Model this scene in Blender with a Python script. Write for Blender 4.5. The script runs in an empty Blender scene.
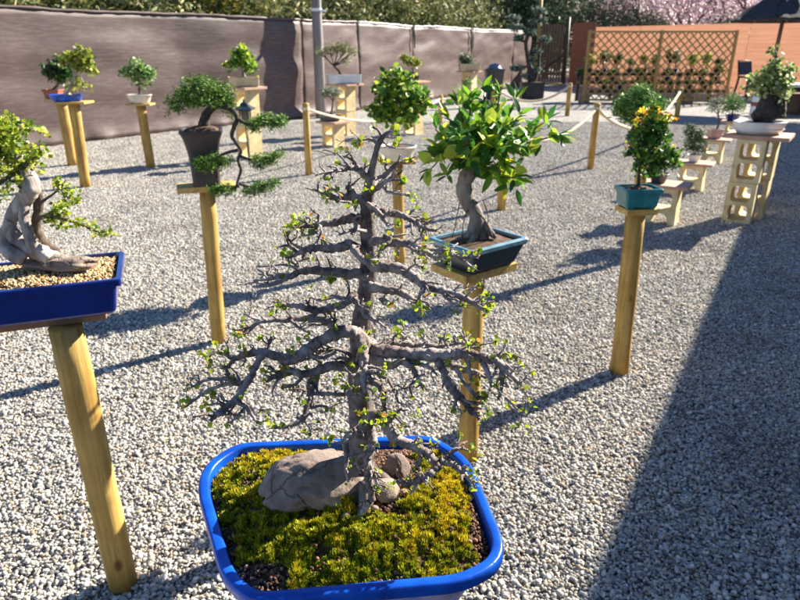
import bpy, bmesh, math, random
import numpy as np
from mathutils import Vector, Matrix, Quaternion, noise

# ------------------------------------------------------------------ camera, light, exposure
scene = bpy.context.scene
COL = scene.collection
F_PX = 640.0; PITCH = math.radians(21.6); CAM_H = 1.6
cam = bpy.data.cameras.new('camera'); cam_o = bpy.data.objects.new('camera', cam); COL.objects.link(cam_o)
cam.sensor_width = 36.0; cam.lens = 36.0 * F_PX / 800.0; cam.clip_start = 0.05; cam.clip_end = 600
cam_o.location = (0, 0, CAM_H); cam_o.rotation_euler = (math.radians(90) - PITCH, 0, 0)
cam.dof.use_dof = True; cam.dof.focus_distance = 0.86; cam.dof.aperture_fstop = 11
scene.camera = cam_o

SUN_EL = math.radians(31); SUN_ANG = math.radians(35)          # SUN_ANG: heading of the sun on the ground, from +X
world = bpy.data.worlds.new('World'); scene.world = world; world.use_nodes = True
wn = world.node_tree.nodes; bg = wn['Background']
sky = wn.new('ShaderNodeTexSky'); sky.sky_type = 'NISHITA'; sky.sun_disc = False
sky.sun_elevation = SUN_EL; sky.sun_rotation = math.pi / 2 - SUN_ANG; sky.air_density = 1.0; sky.dust_density = 0.0; sky.ozone_density = 6.0
world.node_tree.links.new(sky.outputs[0], bg.inputs[0]); bg.inputs[1].default_value = 0.062
sl = bpy.data.lights.new('sun', 'SUN'); sl.energy = 5.0; sl.angle = math.radians(0.5); sl.color = (1.0, 0.92, 0.78)
so = bpy.data.objects.new('sun', sl); COL.objects.link(so)
SUN_DIR = Vector((math.cos(SUN_EL) * math.cos(SUN_ANG), math.cos(SUN_EL) * math.sin(SUN_ANG), math.sin(SUN_EL)))
so.rotation_euler = (-SUN_DIR).to_track_quat('-Z', 'Y').to_euler(); so.location = (6, 6, 12)
vs = scene.view_settings; vs.view_transform = 'Standard'; vs.look = 'None'; vs.exposure = 1.85; vs.gamma = 1.0
vs.use_curve_mapping = False

rnd = random.Random(7)
nr = np.random.RandomState(11)

# ------------------------------------------------------------------ pixels to places
def ray(px, py):
    x = (px - 400) / F_PX; y = -(py - 300) / F_PX
    return Vector((x, math.cos(PITCH) + math.sin(PITCH) * y, -math.sin(PITCH) + math.cos(PITCH) * y))
def G(px, py, z=0.0):
    d = ray(px, py); t = (z - CAM_H) / d.z
    return Vector((d.x * t, d.y * t, z))
def A(px, py, Y):
    d = ray(px, py); t = Y / d.y
    return Vector((d.x * t, Y, CAM_H + d.z * t))
def M(Y, z=1.0):                       # metres per pixel at that depth
    return (Y * math.cos(PITCH) - (z - CAM_H) * math.sin(PITCH)) / F_PX
def proj(v):
    z = v[2] - CAM_H; zc = v[1] * math.cos(PITCH) - z * math.sin(PITCH); yc = v[1] * math.sin(PITCH) + z * math.cos(PITCH)
    return 400 + F_PX * v[0] / zc, 300 - F_PX * yc / zc

# ------------------------------------------------------------------ materials
MATS = {}
def new_mat(name):
    m = bpy.data.materials.new(name); m.use_nodes = True; MATS[name] = m
    nt = m.node_tree; b = nt.nodes['Principled BSDF']
    return m, nt, b
def ramp(nt, fac, stops):
    r = nt.nodes.new('ShaderNodeValToRGB'); el = r.color_ramp.elements
    while len(el) < len(stops): el.new(0.5)
    for e, (p, c) in zip(el, stops): e.position = p; e.color = (*c, 1)
    nt.links.new(fac, r.inputs[0]); return r.outputs[0]
def coords(nt, kind='Object', scale=(1, 1, 1)):
    t = nt.nodes.new('ShaderNodeTexCoord'); mp = nt.nodes.new('ShaderNodeMapping'); mp.inputs['Scale'].default_value = scale
    nt.links.new(t.outputs[kind], mp.inputs[0]); return mp.outputs[0]
def noise_n(nt, vec, scale, detail=5, rough=0.6, dist=0):
    n = nt.nodes.new('ShaderNodeTexNoise'); n.inputs['Scale'].default_value = scale; n.inputs['Detail'].default_value = detail
    n.inputs['Roughness'].default_value = rough; n.inputs['Distortion'].default_value = dist
    nt.links.new(vec, n.inputs['Vector']); return n.outputs[0]
def mix(nt, fac, a, b, mode='MIX'):
    x = nt.nodes.new('ShaderNodeMix'); x.data_type = 'RGBA'; x.blend_type = mode
    for s, v in ((x.inputs[0], fac), (x.inputs[6], a), (x.inputs[7], b)):
        if hasattr(v, 'is_output'): nt.links.new(v, s)
        elif isinstance(v, (int, float)): s.default_value = v
        else: s.default_value = (*v, 1)
    return x.outputs[2]
def bump(nt, b, h, strength, dist=0.01):
    n = nt.nodes.new('ShaderNodeBump'); n.inputs['Strength'].default_value = strength; n.inputs['Distance'].default_value = dist
    nt.links.new(h, n.inputs['Height']); nt.links.new(n.outputs[0], b.inputs['Normal'])
def attr(nt, name='tint'):
    a = nt.nodes.new('ShaderNodeAttribute'); a.attribute_name = name; return a.outputs['Color']
def surf(name, cols, scale=8.0, rough=0.7, bs=0.0, bscale=None, bdist=0.01, stretch=(1, 1, 1), spec=0.4, coat=0.0, kind='Object', lo=0.3, hi=0.7):
    """noise-varied opaque surface"""
    m, nt, b = new_mat(name); v = coords(nt, kind, stretch)
    n = noise_n(nt, v, scale)
    k = len(cols)
    st = [(lo + (hi - lo) * i / max(1, k - 1), c) for i, c in enumerate(cols)]
    nt.links.new(ramp(nt, n, st), b.inputs['Base Color'])
    b.inputs['Roughness'].default_value = rough; b.inputs['Specular IOR Level'].default_value = spec
    b.inputs['Coat Weight'].default_value = coat; b.inputs['Coat Roughness'].default_value = 0.08
    if bs: bump(nt, b, noise_n(nt, v, bscale or scale * 4, 8, 0.7), bs, bdist)
    return m
def leaf_mat(name, tint=True, cols=None, rough=0.45, trans=0.35, spec=0.5):
    m, nt, b = new_mat(name)
    if tint: c = attr(nt)
    else:
        o = nt.nodes.new('ShaderNodeObjectInfo')
        c = ramp(nt, o.outputs['Random'], cols)
    nt.links.new(c, b.inputs['Base Color']); b.inputs['Roughness'].default_value = rough; b.inputs['Specular IOR Level'].default_value = spec
    t = nt.nodes.new('ShaderNodeBsdfTranslucent'); ms = nt.nodes.new('ShaderNodeMixShader'); ms.inputs[0].default_value = trans
    hs = nt.nodes.new('ShaderNodeHueSaturation'); hs.inputs['Value'].default_value = 1.5; nt.links.new(c, hs.inputs['Color'])
    nt.links.new(hs.outputs[0], t.inputs[0]); out = nt.nodes['Material Output']
    nt.links.new(b.outputs[0], ms.inputs[1]); nt.links.new(t.outputs[0], ms.inputs[2]); nt.links.new(ms.outputs[0], out.inputs[0])
    return m

leaf_mat('leaf'); leaf_mat('leaf_glossy', rough=0.5, trans=0.32, spec=0.3); leaf_mat('needle', rough=0.6, trans=0.15, spec=0.3)
leaf_mat('ficus_leaf', False, [(0, (.018, .065, .012)), (.2, (.035, .12, .016)), (.42, (.08, .20, .02)), (.74, (.15, .29, .022)), (.92, (.30, .38, .025)), (1, (.48, .45, .025))], rough=0.32, trans=0.4, spec=0.5)
leaf_mat('petal', rough=0.6, trans=0.55, spec=0.2)
def tint_mat(name, rough=0.85, bs=0.25, bscale=300, spec=0.3):
    m, nt, b = new_mat(name); v = coords(nt); n = noise_n(nt, v, bscale, 4)
    c = mix(nt, 0.45, attr(nt), ramp(nt, n, [(.3, (.35, .35, .35)), (.7, (1, 1, 1))]), 'MULTIPLY')
    nt.links.new(c, b.inputs['Base Color']); b.inputs['Roughness'].default_value = rough; b.inputs['Specular IOR Level'].default_value = spec
    if bs: bump(nt, b, n, bs, 0.002)
def pebble_mat():                                  # tinted stones with broad dusty patches over the yard
    tint_mat('pebble', 0.8); m = MATS['pebble']; nt = m.node_tree; b = nt.nodes['Principled BSDF']
    src = b.inputs['Base Color'].links[0].from_socket; gm = nt.nodes.new('ShaderNodeNewGeometry')
    c = mix(nt, .8, src, ramp(nt, noise_n(nt, gm.outputs['Position'], 1.6, 7, .65), [(.34, (.72, .69, .66)), (.5, (1, 1, 1)), (.66, (1.1, 1.06, 1.0))]), 'MULTIPLY')
    nt.links.new(c, b.inputs['Base Color'])
pebble_mat(); tint_mat('grain', 0.9, 0.2, 500)
def wood(name, stretch, cols):
    m, nt, b = new_mat(name); t = nt.nodes.new('ShaderNodeTexCoord'); oi = nt.nodes.new('ShaderNodeObjectInfo')
    ad = nt.nodes.new('ShaderNodeVectorMath'); ad.operation = 'MULTIPLY_ADD'; ad.inputs[1].default_value = (7, 9, 5)
    nt.links.new(oi.outputs['Random'], ad.inputs[0]); nt.links.new(t.outputs['Object'], ad.inputs[2])
    def st(s):
        mp = nt.nodes.new('ShaderNodeMapping'); mp.inputs['Scale'].default_value = s; nt.links.new(ad.outputs[0], mp.inputs[0]); return mp.outputs[0]
    n1 = noise_n(nt, st(stretch), 45, 6, .65, .3); n2 = noise_n(nt, st((1, 1, 1)), 5, 4, .6); n3 = noise_n(nt, st(stretch), 160, 3, .6)
    c = ramp(nt, n1, [(.3, cols[0]), (.5, cols[1]), (.68, cols[2])])
    c = mix(nt, .75, c, ramp(nt, n2, [(.3, (.62, .52, .40)), (.55, (1, 1, 1)), (.75, (1.15, 1.12, 1.1))]), 'MULTIPLY')
    c = mix(nt, .6, c, ramp(nt, n3, [(.30, (.4, .3, .2)), (.42, (1, 1, 1))]), 'MULTIPLY')
    vo = nt.nodes.new('ShaderNodeTexVoronoi'); vo.inputs['Scale'].default_value = 6; nt.links.new(st((1, 1, .55)), vo.inputs['Vector'])
    kn = ramp(nt, vo.outputs[0], [(.04, (.25, .13, .05)), (.10, (1, 1, 1))]); c = mix(nt, .85, c, kn, 'MULTIPLY')
    nt.links.new(c, b.inputs['Base Color']); b.inputs['Roughness'].default_value = .68; b.inputs['Specular IOR Level'].default_value = .3
    bump(nt, b, mix(nt, .5, n1, n3), .35, .004)
wood('wood_post', (1, 1, .045), [(.27, .15, .032), (.42, .265, .07), (.52, .36, .12)])
wood('wood_board', (.05, 1, 1), [(.34, .20, .05), (.50, .33, .10), (.58, .42, .17)])
surf('brown_board', [(.16, .085, .05), (.26, .145, .085)], 7, 0.6, 0.2, 50, 0.004, (.2, 1, 1))
surf('dark_wood', [(.05, .028, .02), (.10, .06, .04)], 7, 0.6, 0.2, 50, 0.004, (1, 1, .2))
surf('gate_wood', [(.14, .075, .042), (.26, .15, .085)], 7, 0.7, 0.3, 50, 0.004, (1, 1, .2))
surf('grey_wood', [(.16, .14, .13), (.30, .27, .26)], 5, 0.8, 0.5, 30, 0.01, (1, 1, .1))
surf('lattice_wood', [(.28, .17, .05), (.44, .28, .09)], 7, 0.6, 0.2, 40, 0.004)
surf('rope', [(.50, .40, .26), (.72, .62, .46)], 40, 0.9, 0.6, 200, 0.004)
surf('block', [(.50, .38, .19), (.66, .53, .29), (.72, .60, .36)], 9, 0.85, 0.5, 60, 0.006)
surf('terracotta_slab', [(.38, .22, .15), (.52, .34, .25)], 12, 0.8, 0.3, 60, 0.004)
surf('blue_glaze', [(.002, .034, .25), (.004, .066, .42), (.008, .10, .52)], 14, 0.27, 0.25, 45, 0.004, coat=.05, spec=.3, lo=.3, hi=.75)
surf('navy_glaze', [(.003, .009, .09), (.006, .022, .19)], 7, 0.14, 0.10, 18, 0.004, coat=.6, spec=.5)
surf('teal_glaze', [(.01, .10, .12), (.03, .24, .25)], 12, 0.2, 0.1, 30, 0.003, coat=.5)
surf('slate_glaze', [(.018, .024, .032), (.035, .048, .06)], 12, 0.3, 0.1, 40, 0.003, coat=.3)
surf('rim_glaze', [(.06, .15, .20), (.22, .36, .42)], 18, 0.2, 0.1, 40, 0.003, coat=.5)
surf('dark_clay', [(.035, .026, .026), (.065, .05, .048)], 9, 0.5, 0.15, 40, 0.003)
surf('black_plastic', [(.012, .012, .015), (.024, .024, .028)], 9, 0.45, spec=.5)
surf('cream_glaze', [(.50, .45, .36), (.66, .61, .52)], 9, 0.3, 0.1, 30, 0.003, coat=.3)
surf('white_glaze', [(.62, .62, .60), (.76, .76, .74)], 9, 0.25, 0.05, 30, 0.003, coat=.3)
surf('tan_pot', [(.46, .34, .17), (.62, .49, .29)], 9, 0.7, 0.3, 40, 0.004)
surf('terracotta', [(.25, .075, .04), (.36, .13, .07)], 9, 0.7, 0.2, 40, 0.004)
surf('pink_clay', [(.42, .25, .20), (.52, .36, .3)], 9, 0.7, 0.2, 40, 0.004)
surf('soil', [(.035, .02, .012), (.09, .05, .03), (.16, .09, .05)], 60, 0.95, 0.9, 150, 0.006)
surf('pale_wall', [(.62, .58, .52), (.72, .68, .62)], 4, 0.85, 0.2, 60, 0.004)
surf('roof_tile', [(.26, .10, .06), (.4, .18, .11)], 6, 0.8, 0.2)
surf('glass_dark', [(.02, .025, .03), (.03, .035, .04)], 2, 0.08, spec=.6)
surf('white_paint', [(.74, .74, .73), (.8, .8, .79)], 4, 0.5)
surf('navy_cloth', [(.018, .02, .035), (.03, .035, .055)], 10, 0.7)
surf('bin_plastic', [(.035, .04, .05), (.06, .065, .075)], 10, 0.35)
surf('blue_bag', [(.05, .07, .11), (.16, .20, .27)], 14, 0.3, 0.3, 20, .02)
surf('thatch', [(.012, .011, .013), (.035, .033, .038), (.06, .056, .06)], 20, 0.9, 0.9, 60, 0.03, (1, 1, .3))
surf('bark_brown', [(.045, .030, .020), (.11, .078, .055), (.18, .14, .11)], 40, 0.85, 0.7, 90, 0.006)
surf('bark_pale', [(.09, .07, .055), (.28, .23, .20), (.46, .41, .38), (.62, .58, .54)], 26, 0.75, 0.9, 60, 0.006, (1, 1, .28))
surf('bark_ficus', [(.09, .07, .055), (.20, .165, .14), (.33, .285, .25)], 22, 0.8, 0.8, 60, 0.008, (1, 1, .5))
surf('bark_dark', [(.02, .015, .012), (.05, .038, .03), (.09, .07, .06)], 40, 0.85, 0.6, 90, 0.005)
surf('bark_far', [(.07, .055, .045), (.17, .14, .125)], 6, 0.9, 0.6, 20, 0.02)
surf('red_band', [(.30, .08, .07), (.38, .12, .1)], 8, 0.8)
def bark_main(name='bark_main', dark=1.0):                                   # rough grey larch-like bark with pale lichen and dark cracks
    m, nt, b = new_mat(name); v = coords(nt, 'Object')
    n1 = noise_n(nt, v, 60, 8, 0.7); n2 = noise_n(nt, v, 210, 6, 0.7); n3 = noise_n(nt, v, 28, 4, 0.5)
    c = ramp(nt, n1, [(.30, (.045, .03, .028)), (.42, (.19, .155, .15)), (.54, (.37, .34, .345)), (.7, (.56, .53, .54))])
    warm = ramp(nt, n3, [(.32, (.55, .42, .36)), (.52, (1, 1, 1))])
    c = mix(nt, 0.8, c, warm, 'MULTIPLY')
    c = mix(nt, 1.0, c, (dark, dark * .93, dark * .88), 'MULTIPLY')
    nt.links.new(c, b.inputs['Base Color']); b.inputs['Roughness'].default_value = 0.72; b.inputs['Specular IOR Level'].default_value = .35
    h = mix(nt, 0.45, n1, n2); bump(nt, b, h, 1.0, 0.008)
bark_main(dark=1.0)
bark_main('bark_shaded', .55)  # darker, browner copy for the trunk: its own shade put into the bark colour
def rock_mat():
    m, nt, b = new_mat('rock'); v = coords(nt, 'Object')
    n1 = noise_n(nt, v, 16, 8, 0.65, 0.5); n2 = noise_n(nt, v, 90, 8, 0.7)
    vo = nt.nodes.new('ShaderNodeTexVoronoi'); vo.feature = 'DISTANCE_TO_EDGE'; vo.inputs['Scale'].default_value = 8
    nv = nt.nodes.new('ShaderNodeMix'); nv.data_type = 'RGBA'; nv.inputs[0].default_value = .12
    nz = nt.nodes.new('ShaderNodeTexNoise'); nz.inputs['Scale'].default_value = 12; nz.inputs['Detail'].default_value = 5
    nt.links.new(v, nz.inputs['Vector']); nt.links.new(v, nv.inputs[6]); nt.links.new(nz.outputs['Color'], nv.inputs[7]); nt.links.new(nv.outputs[2], vo.inputs['Vector'])
    c = ramp(nt, n1, [(.28, (.15, .105, .09)), (.5, (.29, .22, .18)), (.72, (.47, .375, .275))])
    c = mix(nt, .5, c, ramp(nt, n2, [(.3, (.45, .43, .45)), (.7, (1, 1, 1))]), 'MULTIPLY')
    cr = ramp(nt, vo.outputs[0], [(.0, (.12, .09, .08)), (.02, (1, 1, 1))])
    c = mix(nt, .6, c, cr, 'MULTIPLY')
    nt.links.new(c, b.inputs['Base Color']); b.inputs['Roughness'].default_value = 0.85
    h = mix(nt, .35, n2, n1); h = mix(nt, .6, h, cr, 'MULTIPLY'); bump(nt, b, h, 0.9, 0.008)
rock_mat()
def gravel_bed():                                  # the ground under and beyond the built pebbles
    m, nt, b = new_mat('gravel_bed'); v = coords(nt, 'Object')
    nz = nt.nodes.new('ShaderNodeTexNoise'); nz.inputs['Scale'].default_value = 30; nz.inputs['Detail'].default_value = 3; nt.links.new(v, nz.inputs['Vector'])
    ad = nt.nodes.new('ShaderNodeVectorMath'); ad.operation = 'MULTIPLY_ADD'; ad.inputs[1].default_value = (.02, .02, .02)
    nt.links.new(nz.outputs['Color'], ad.inputs[0]); nt.links.new(v, ad.inputs[2])
    vo = nt.nodes.new('ShaderNodeTexVoronoi'); vo.inputs['Scale'].default_value = 42; nt.links.new(ad.outputs[0], vo.inputs['Vector'])
    ve = nt.nodes.new('ShaderNodeTexVoronoi'); ve.feature = 'DISTANCE_TO_EDGE'; ve.inputs['Scale'].default_value = 42; nt.links.new(ad.outputs[0], ve.inputs['Vector'])
    sp = nt.nodes.new('ShaderNodeSeparateColor'); nt.links.new(vo.outputs['Color'], sp.inputs[0])
    c = ramp(nt, sp.outputs[0], [(0, (.18, .175, .18)), (.3, (.34, .325, .31)), (.6, (.48, .46, .43)), (.85, (.58, .56, .53)), (1, (.56, .47, .37))])
    c = mix(nt, 1.0, c, ramp(nt, ve.outputs[0], [(0, (.35, .34, .33)), (.25, (1, 1, 1))]), 'MULTIPLY')
    big = noise_n(nt, v, 1.3, 6, .6)
    c = mix(nt, .5, c, ramp(nt, big, [(.35, (.72, .70, .68)), (.65, (1, 1, 1))]), 'MULTIPLY')
    nt.links.new(c, b.inputs['Base Color']); b.inputs['Roughness'].default_value = .9
    bump(nt, b, ramp(nt, ve.outputs[0], [(0, (0, 0, 0)), (.4, (1, 1, 1))]), .8, .012)
gravel_bed()
def tarp_mat():
    m, nt, b = new_mat('tarp'); t = nt.nodes.new('ShaderNodeTexCoord')
    def st(s):
        mp = nt.nodes.new('ShaderNodeMapping'); mp.inputs['Scale'].default_value = s; nt.links.new(t.outputs['UV'], mp.inputs[0]); return mp.outputs[0]
    n1 = noise_n(nt, st((1.2, 9, 1)), 3, 8, .7); n2 = noise_n(nt, st((1, 1, 1)), 1.1, 5, .6); n3 = noise_n(nt, st((4, 60, 1)), 4, 4, .7)
    c = ramp(nt, n1, [(.3, (.060, .036, .031)), (.5, (.092, .059, .053)), (.72, (.16, .113, .108))])
    c = mix(nt, .6, c, ramp(nt, n2, [(.35, (.66, .58, .55)), (.62, (1, 1, 1)), (.75, (1.35, 1.33, 1.36))]), 'MULTIPLY')
    nt.links.new(c, b.inputs['Base Color']); b.inputs['Roughness'].default_value = .5; b.inputs['Specular IOR Level'].default_value = .5
    bump(nt, b, mix(nt, .5, n1, n3), .35, .02)
tarp_mat()
surf('tarp_hem', [(.42, .38, .38), (.62, .58, .58)], 5, .5)
surf('dark_net', [(.018, .016, .015), (.035, .03, .028), (.05, .05, .035)], 4, .8, .4, 30)
def plank_mat():
    m, nt, b = new_mat('orange_panel'); v = coords(nt, 'Generated')
    w = nt.nodes.new('ShaderNodeTexWave'); w.wave_type = 'BANDS'; w.bands_direction = 'Z'; w.wave_profile = 'SAW'; w.inputs['Scale'].default_value = 3.2; w.inputs['Distortion'].default_value = 0
    nt.links.new(v, w.inputs[0])
    o = coords(nt, 'Object', (.6, .6, 14)); n = noise_n(nt, o, 1.5, 5)
    c = ramp(nt, n, [(.3, (.40, .185, .11)), (.7, (.52, .265, .165))])
    c = mix(nt, .7, c, ramp(nt, w.outputs[1], [(0, (.35, .3, .3)), (.06, (1, 1, 1)), (1, (1, 1, 1))]), 'MULTIPLY')
    nt.links.new(c, b.inputs['Base Color']); b.inputs['Roughness'].default_value = .6
    t = nt.nodes.new('ShaderNodeBsdfTranslucent'); ms = nt.nodes.new('ShaderNodeMixShader'); ms.inputs[0].default_value = .30
    nt.links.new(c, t.inputs[0]); nt.links.new(b.outputs[0], ms.inputs[1]); nt.links.new(t.outputs[0], ms.inputs[2]); nt.links.new(ms.outputs[0], nt.nodes['Material Output'].inputs[0])
plank_mat()
surf('red_panel', [(.30, .10, .055), (.40, .15, .085)], 2, .7, .2, 30, stretch=(1, 1, 6))
def hill_mat():
    m, nt, b = new_mat('hill'); v = coords(nt)
    n = noise_n(nt, v, .35, 10, .75)
    nt.links.new(ramp(nt, n, [(.3, (.018, .028, .010)), (.5, (.045, .06, .02)), (.7, (.09, .095, .04))]), b.inputs['Base Color']); b.inputs['Roughness'].default_value = .95
    bump(nt, b, n, 1, 1.2)
hill_mat()

# ------------------------------------------------------------------ mesh helpers
def link(o, parent=None):
    COL.objects.link(o)
    if parent: o.parent = parent
    return o
def tag(o, label, cat, group=None):
    o['label'] = label; o['category'] = cat
    if group: o['group'] = group
    return o
def empty(name, loc, label, cat, group=None, rz=0.0):
    o = bpy.data.objects.new(name, None); link(o); o.location = loc; o.rotation_euler = (0, 0, rz); o.empty_display_size = .05
    return tag(o, label, cat, group)
def root_off(parent):
    return Matrix.Translation(parent.location) @ parent.rotation_euler.to_matrix().to_4x4() if parent else Matrix()
def put(name, me, mat, parent=None, smooth=False, kind=None, world_coords=False):
    """link a mesh as one object; world_coords: mesh vertices are in world space, so undo the parent's transform"""
    o = bpy.data.objects.new(name, me)
    if mat and not me.materials: me.materials.append(MATS[mat])
    if smooth: me.polygons.foreach_set('use_smooth', [True] * len(me.polygons))
    link(o, parent)
    if world_coords and parent:
        p = parent; mtx = Matrix()
        while p: mtx = root_off(p) @ mtx; p = p.parent
        me.transform(mtx.inverted())
    if kind: o['kind'] = kind
    return o
class MB:
    def __init__(s): s.v = []; s.f = []; s.c = []; s.tint = (1, 1, 1)
    def add(s, vs, fs):
        b = len(s.v); s.v.extend([tuple(v) for v in vs]); s.f.extend([tuple(b + i for i in f) for f in fs]); s.c.extend([s.tint] * len(vs))
        return s
    def box(s, c, d, rz=0.0, taper=1.0):
        x, y, z = d[0] / 2, d[1] / 2, d[2] / 2; cr, sr = math.cos(rz), math.sin(rz); vs = []
        for k in (-1, 1):
            t = taper if k > 0 else 1
            for (i, j) in ((-1, -1), (1, -1), (1, 1), (-1, 1)):
                a, b = i * x * t, j * y * t; vs.append((c[0] + a * cr - b * sr, c[1] + a * sr + b * cr, c[2] + k * z))
        return s.add(vs, [(3, 2, 1, 0), (4, 5, 6, 7), (0, 1, 5, 4), (1, 2, 6, 5), (2, 3, 7, 6), (3, 0, 4, 7)])
    def beam(s, a, b, w, t=None, up=(0, 0, 1)):
        a, b = Vector(a), Vector(b); d = (b - a).normalized(); u = Vector(up)
        if abs(d.dot(u)) > .98: u = Vector((0, 1, 0))
        sx = d.cross(u).normalized(); sy = sx.cross(d).normalized(); t = t or w; vs = []
        for p in (a, b):
            for i, j in ((-1, -1), (1, -1), (1, 1), (-1, 1)): vs.append(p + sx * (i * w / 2) + sy * (j * t / 2))
        return s.add(vs, [(3, 2, 1, 0), (4, 5, 6, 7), (0, 1, 5, 4), (1, 2, 6, 5), (2, 3, 7, 6), (3, 0, 4, 7)])
    def tube(s, pts, rad, seg=8, knob=0.0, rg=None):
        pts = [Vector(p) for p in pts]; n = len(pts); rg = rg or rnd
        if isinstance(rad, (int, float)): rad = [rad] * n
        u = None; vs = []
        for i in range(n):
            d = (pts[min(i + 1, n - 1)] - pts[max(i - 1, 0)])
            d = d.normalized() if d.length > 1e-9 else Vector((0, 0, 1))
            if u is None:
                u = d.cross(Vector((.3, .5, .81))).normalized()
            u = (u - d * u.dot(d)).normalized(); w = d.cross(u)
            ringk = 1 + knob * rg.uniform(-.5, .7)
            for k in range(seg):
                a = 2 * math.pi * k / seg; r = rad[i] * ringk * (1 + knob * rg.uniform(-.6, .6))
                vs.append(pts[i] + u * (math.cos(a) * r) + w * (math.sin(a) * r))
        fs = [(i * seg + k, i * seg + (k + 1) % seg, (i + 1) * seg + (k + 1) % seg, (i + 1) * seg + k) for i in range(n - 1) for k in range(seg)]
        fs.append(tuple(reversed(range(seg)))); fs.append(tuple((n - 1) * seg + k for k in range(seg)))
        return s.add(vs, fs)
    def lathe(s, prof, seg=28, sx=1.0, sy=1.0, c=(0, 0, 0)):
        n = len(prof); vs = []
        for r, z in prof:
            for k in range(seg):
                a = 2 * math.pi * k / seg; vs.append((c[0] + r * sx * math.cos(a), c[1] + r * sy * math.sin(a), c[2] + z))
        fs = [(i * seg + k, i * seg + (k + 1) % seg, (i + 1) * seg + (k + 1) % seg, (i + 1) * seg + k) for i in range(n - 1) for k in range(seg)]
        fs.append(tuple(reversed(range(seg)))); fs.append(tuple((n - 1) * seg + k for k in range(seg)))
        return s.add(vs, fs)
    def loft(s, outlines):
        n = len(outlines[0]); vs = [p for o in outlines for p in o]
        fs = [(i * n + k, i * n + (k + 1) % n, (i + 1) * n + (k + 1) % n, (i + 1) * n + k) for i in range(len(outlines) - 1) for k in range(n)]
        fs.append(tuple(reversed(range(n)))); fs.append(tuple((len(outlines) - 1) * n + k for k in range(n)))
        return s.add(vs, fs)
    def mesh(s, name, tint=False):
        me = bpy.data.meshes.new(name); me.from_pydata(s.v, [], s.f)
        if tint:
            a = me.color_attributes.new('tint', 'FLOAT_COLOR', 'POINT')
            a.data.foreach_set('color', np.array([(*c, 1) for c in s.c], dtype=np.float32).ravel())
        return me
    def build(s, name, mat, parent=None, smooth=False, kind=None, bevel=0.0, world_coords=False, tint=False):
        me = s.mesh(name, tint)
        if bevel:
            bm = bmesh.new(); bm.from_mesh(me)
            bmesh.ops.bevel(bm, geom=[e for e in bm.edges if e.is_manifold and e.calc_face_angle(0) > .5], offset=bevel, segments=2, affect='EDGES', profile=.6)
            bm.to_mesh(me); bm.free()
        return put(name, me, mat, parent, smooth, kind, world_coords)
def np_mesh(name, V, Fc, tint=None):
    me = bpy.data.meshes.new(name); V = np.asarray(V, np.float32); Fc = np.asarray(Fc, np.int32); k = Fc.shape[1]
    me.vertices.add(len(V)); me.vertices.foreach_set('co', V.ravel())
    me.loops.add(Fc.size); me.loops.foreach_set('vertex_index', Fc.ravel())
    me.polygons.add(len(Fc)); me.polygons.foreach_set('loop_start', np.arange(0, Fc.size, k, dtype=np.int32))
    if tint is not None:
        a = me.color_attributes.new('tint', 'FLOAT_COLOR', 'POINT')
        t = np.ones((len(V), 4), np.float32); t[:, :3] = tint; a.data.foreach_set('color', t.ravel())
    me.update(calc_edges=True); me.validate(); return me
def smooth_path(pts, sub=4):
    """Catmull-Rom through tuples (x, y, z, r, ...)"""
    P = [np.array(p, float) for p in pts]
    if len(P) < 3: sub = max(sub, 3)
    P = [2 * P[0] - P[1]] + P + [2 * P[-1] - P[-2]]; out = []
    for i in range(1, len(P) - 2):
        for j in range(sub):
            t = j / sub; a, b, c, d = P[i - 1], P[i], P[i + 1], P[i + 2]
            out.append(.5 * ((2 * b) + (-a + c) * t + (2 * a - 5 * b + 4 * c - d) * t * t + (-a + 3 * b - 3 * c + d) * t ** 3))
    out.append(P[-2]); return out
def rand_rots(n, tilt=1.0, rs=nr):
    """n random rotation matrices; tilt 0 keeps the z axis up, 1 is free"""
    az = rs.uniform(0, 2 * np.pi, n); ti = rs.uniform(-1, 1, n) * np.pi * .5 * tilt; ro = rs.uniform(-1, 1, n) * np.pi * .5 * tilt
    ca, sa = np.cos(az), np.sin(az); ct, s_t = np.cos(ti), np.sin(ti); cr, sr = np.cos(ro), np.sin(ro); o = np.zeros(n); l = np.ones(n)
    def m3(r): return np.array(r).transpose(2, 0, 1)
    Z = m3([[ca, -sa, o], [sa, ca, o], [o, o, l]]); X = m3([[l, o, o], [o, ct, -s_t], [o, s_t, ct]]); Y = m3([[cr, o, sr], [o, l, o], [-sr, o, cr]])
    return Z @ X @ Y
OVAL = (np.array([(0, 0, 0), (.25, .34, .06), (.62, .36, .05), (1, 0, -.04), (.62, -.36, .05), (.25, -.34, .06), (.5, 0, -.04)]), np.array([(0, 6, 1), (1, 6, 2), (2, 6, 3), (3, 6, 4), (4, 6, 5), (5, 6, 0)]))
ROUND = (np.array([(0, 0, 0), (.3, .45, .08), (.8, .4, .08), (1, 0, 0), (.8, -.4, .08), (.3, -.45, .08)]), np.array([(0, 3, 1), (1, 3, 2), (0, 5, 3), (5, 4, 3)]))
BLADE = (np.array([(0, -.07, 0), (0, .07, 0), (.5, .14, .03), (.5, -.14, .03), (1, 0, 0)]), np.array([(0, 3, 1), (1, 3, 2), (3, 4, 2)]))
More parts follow.
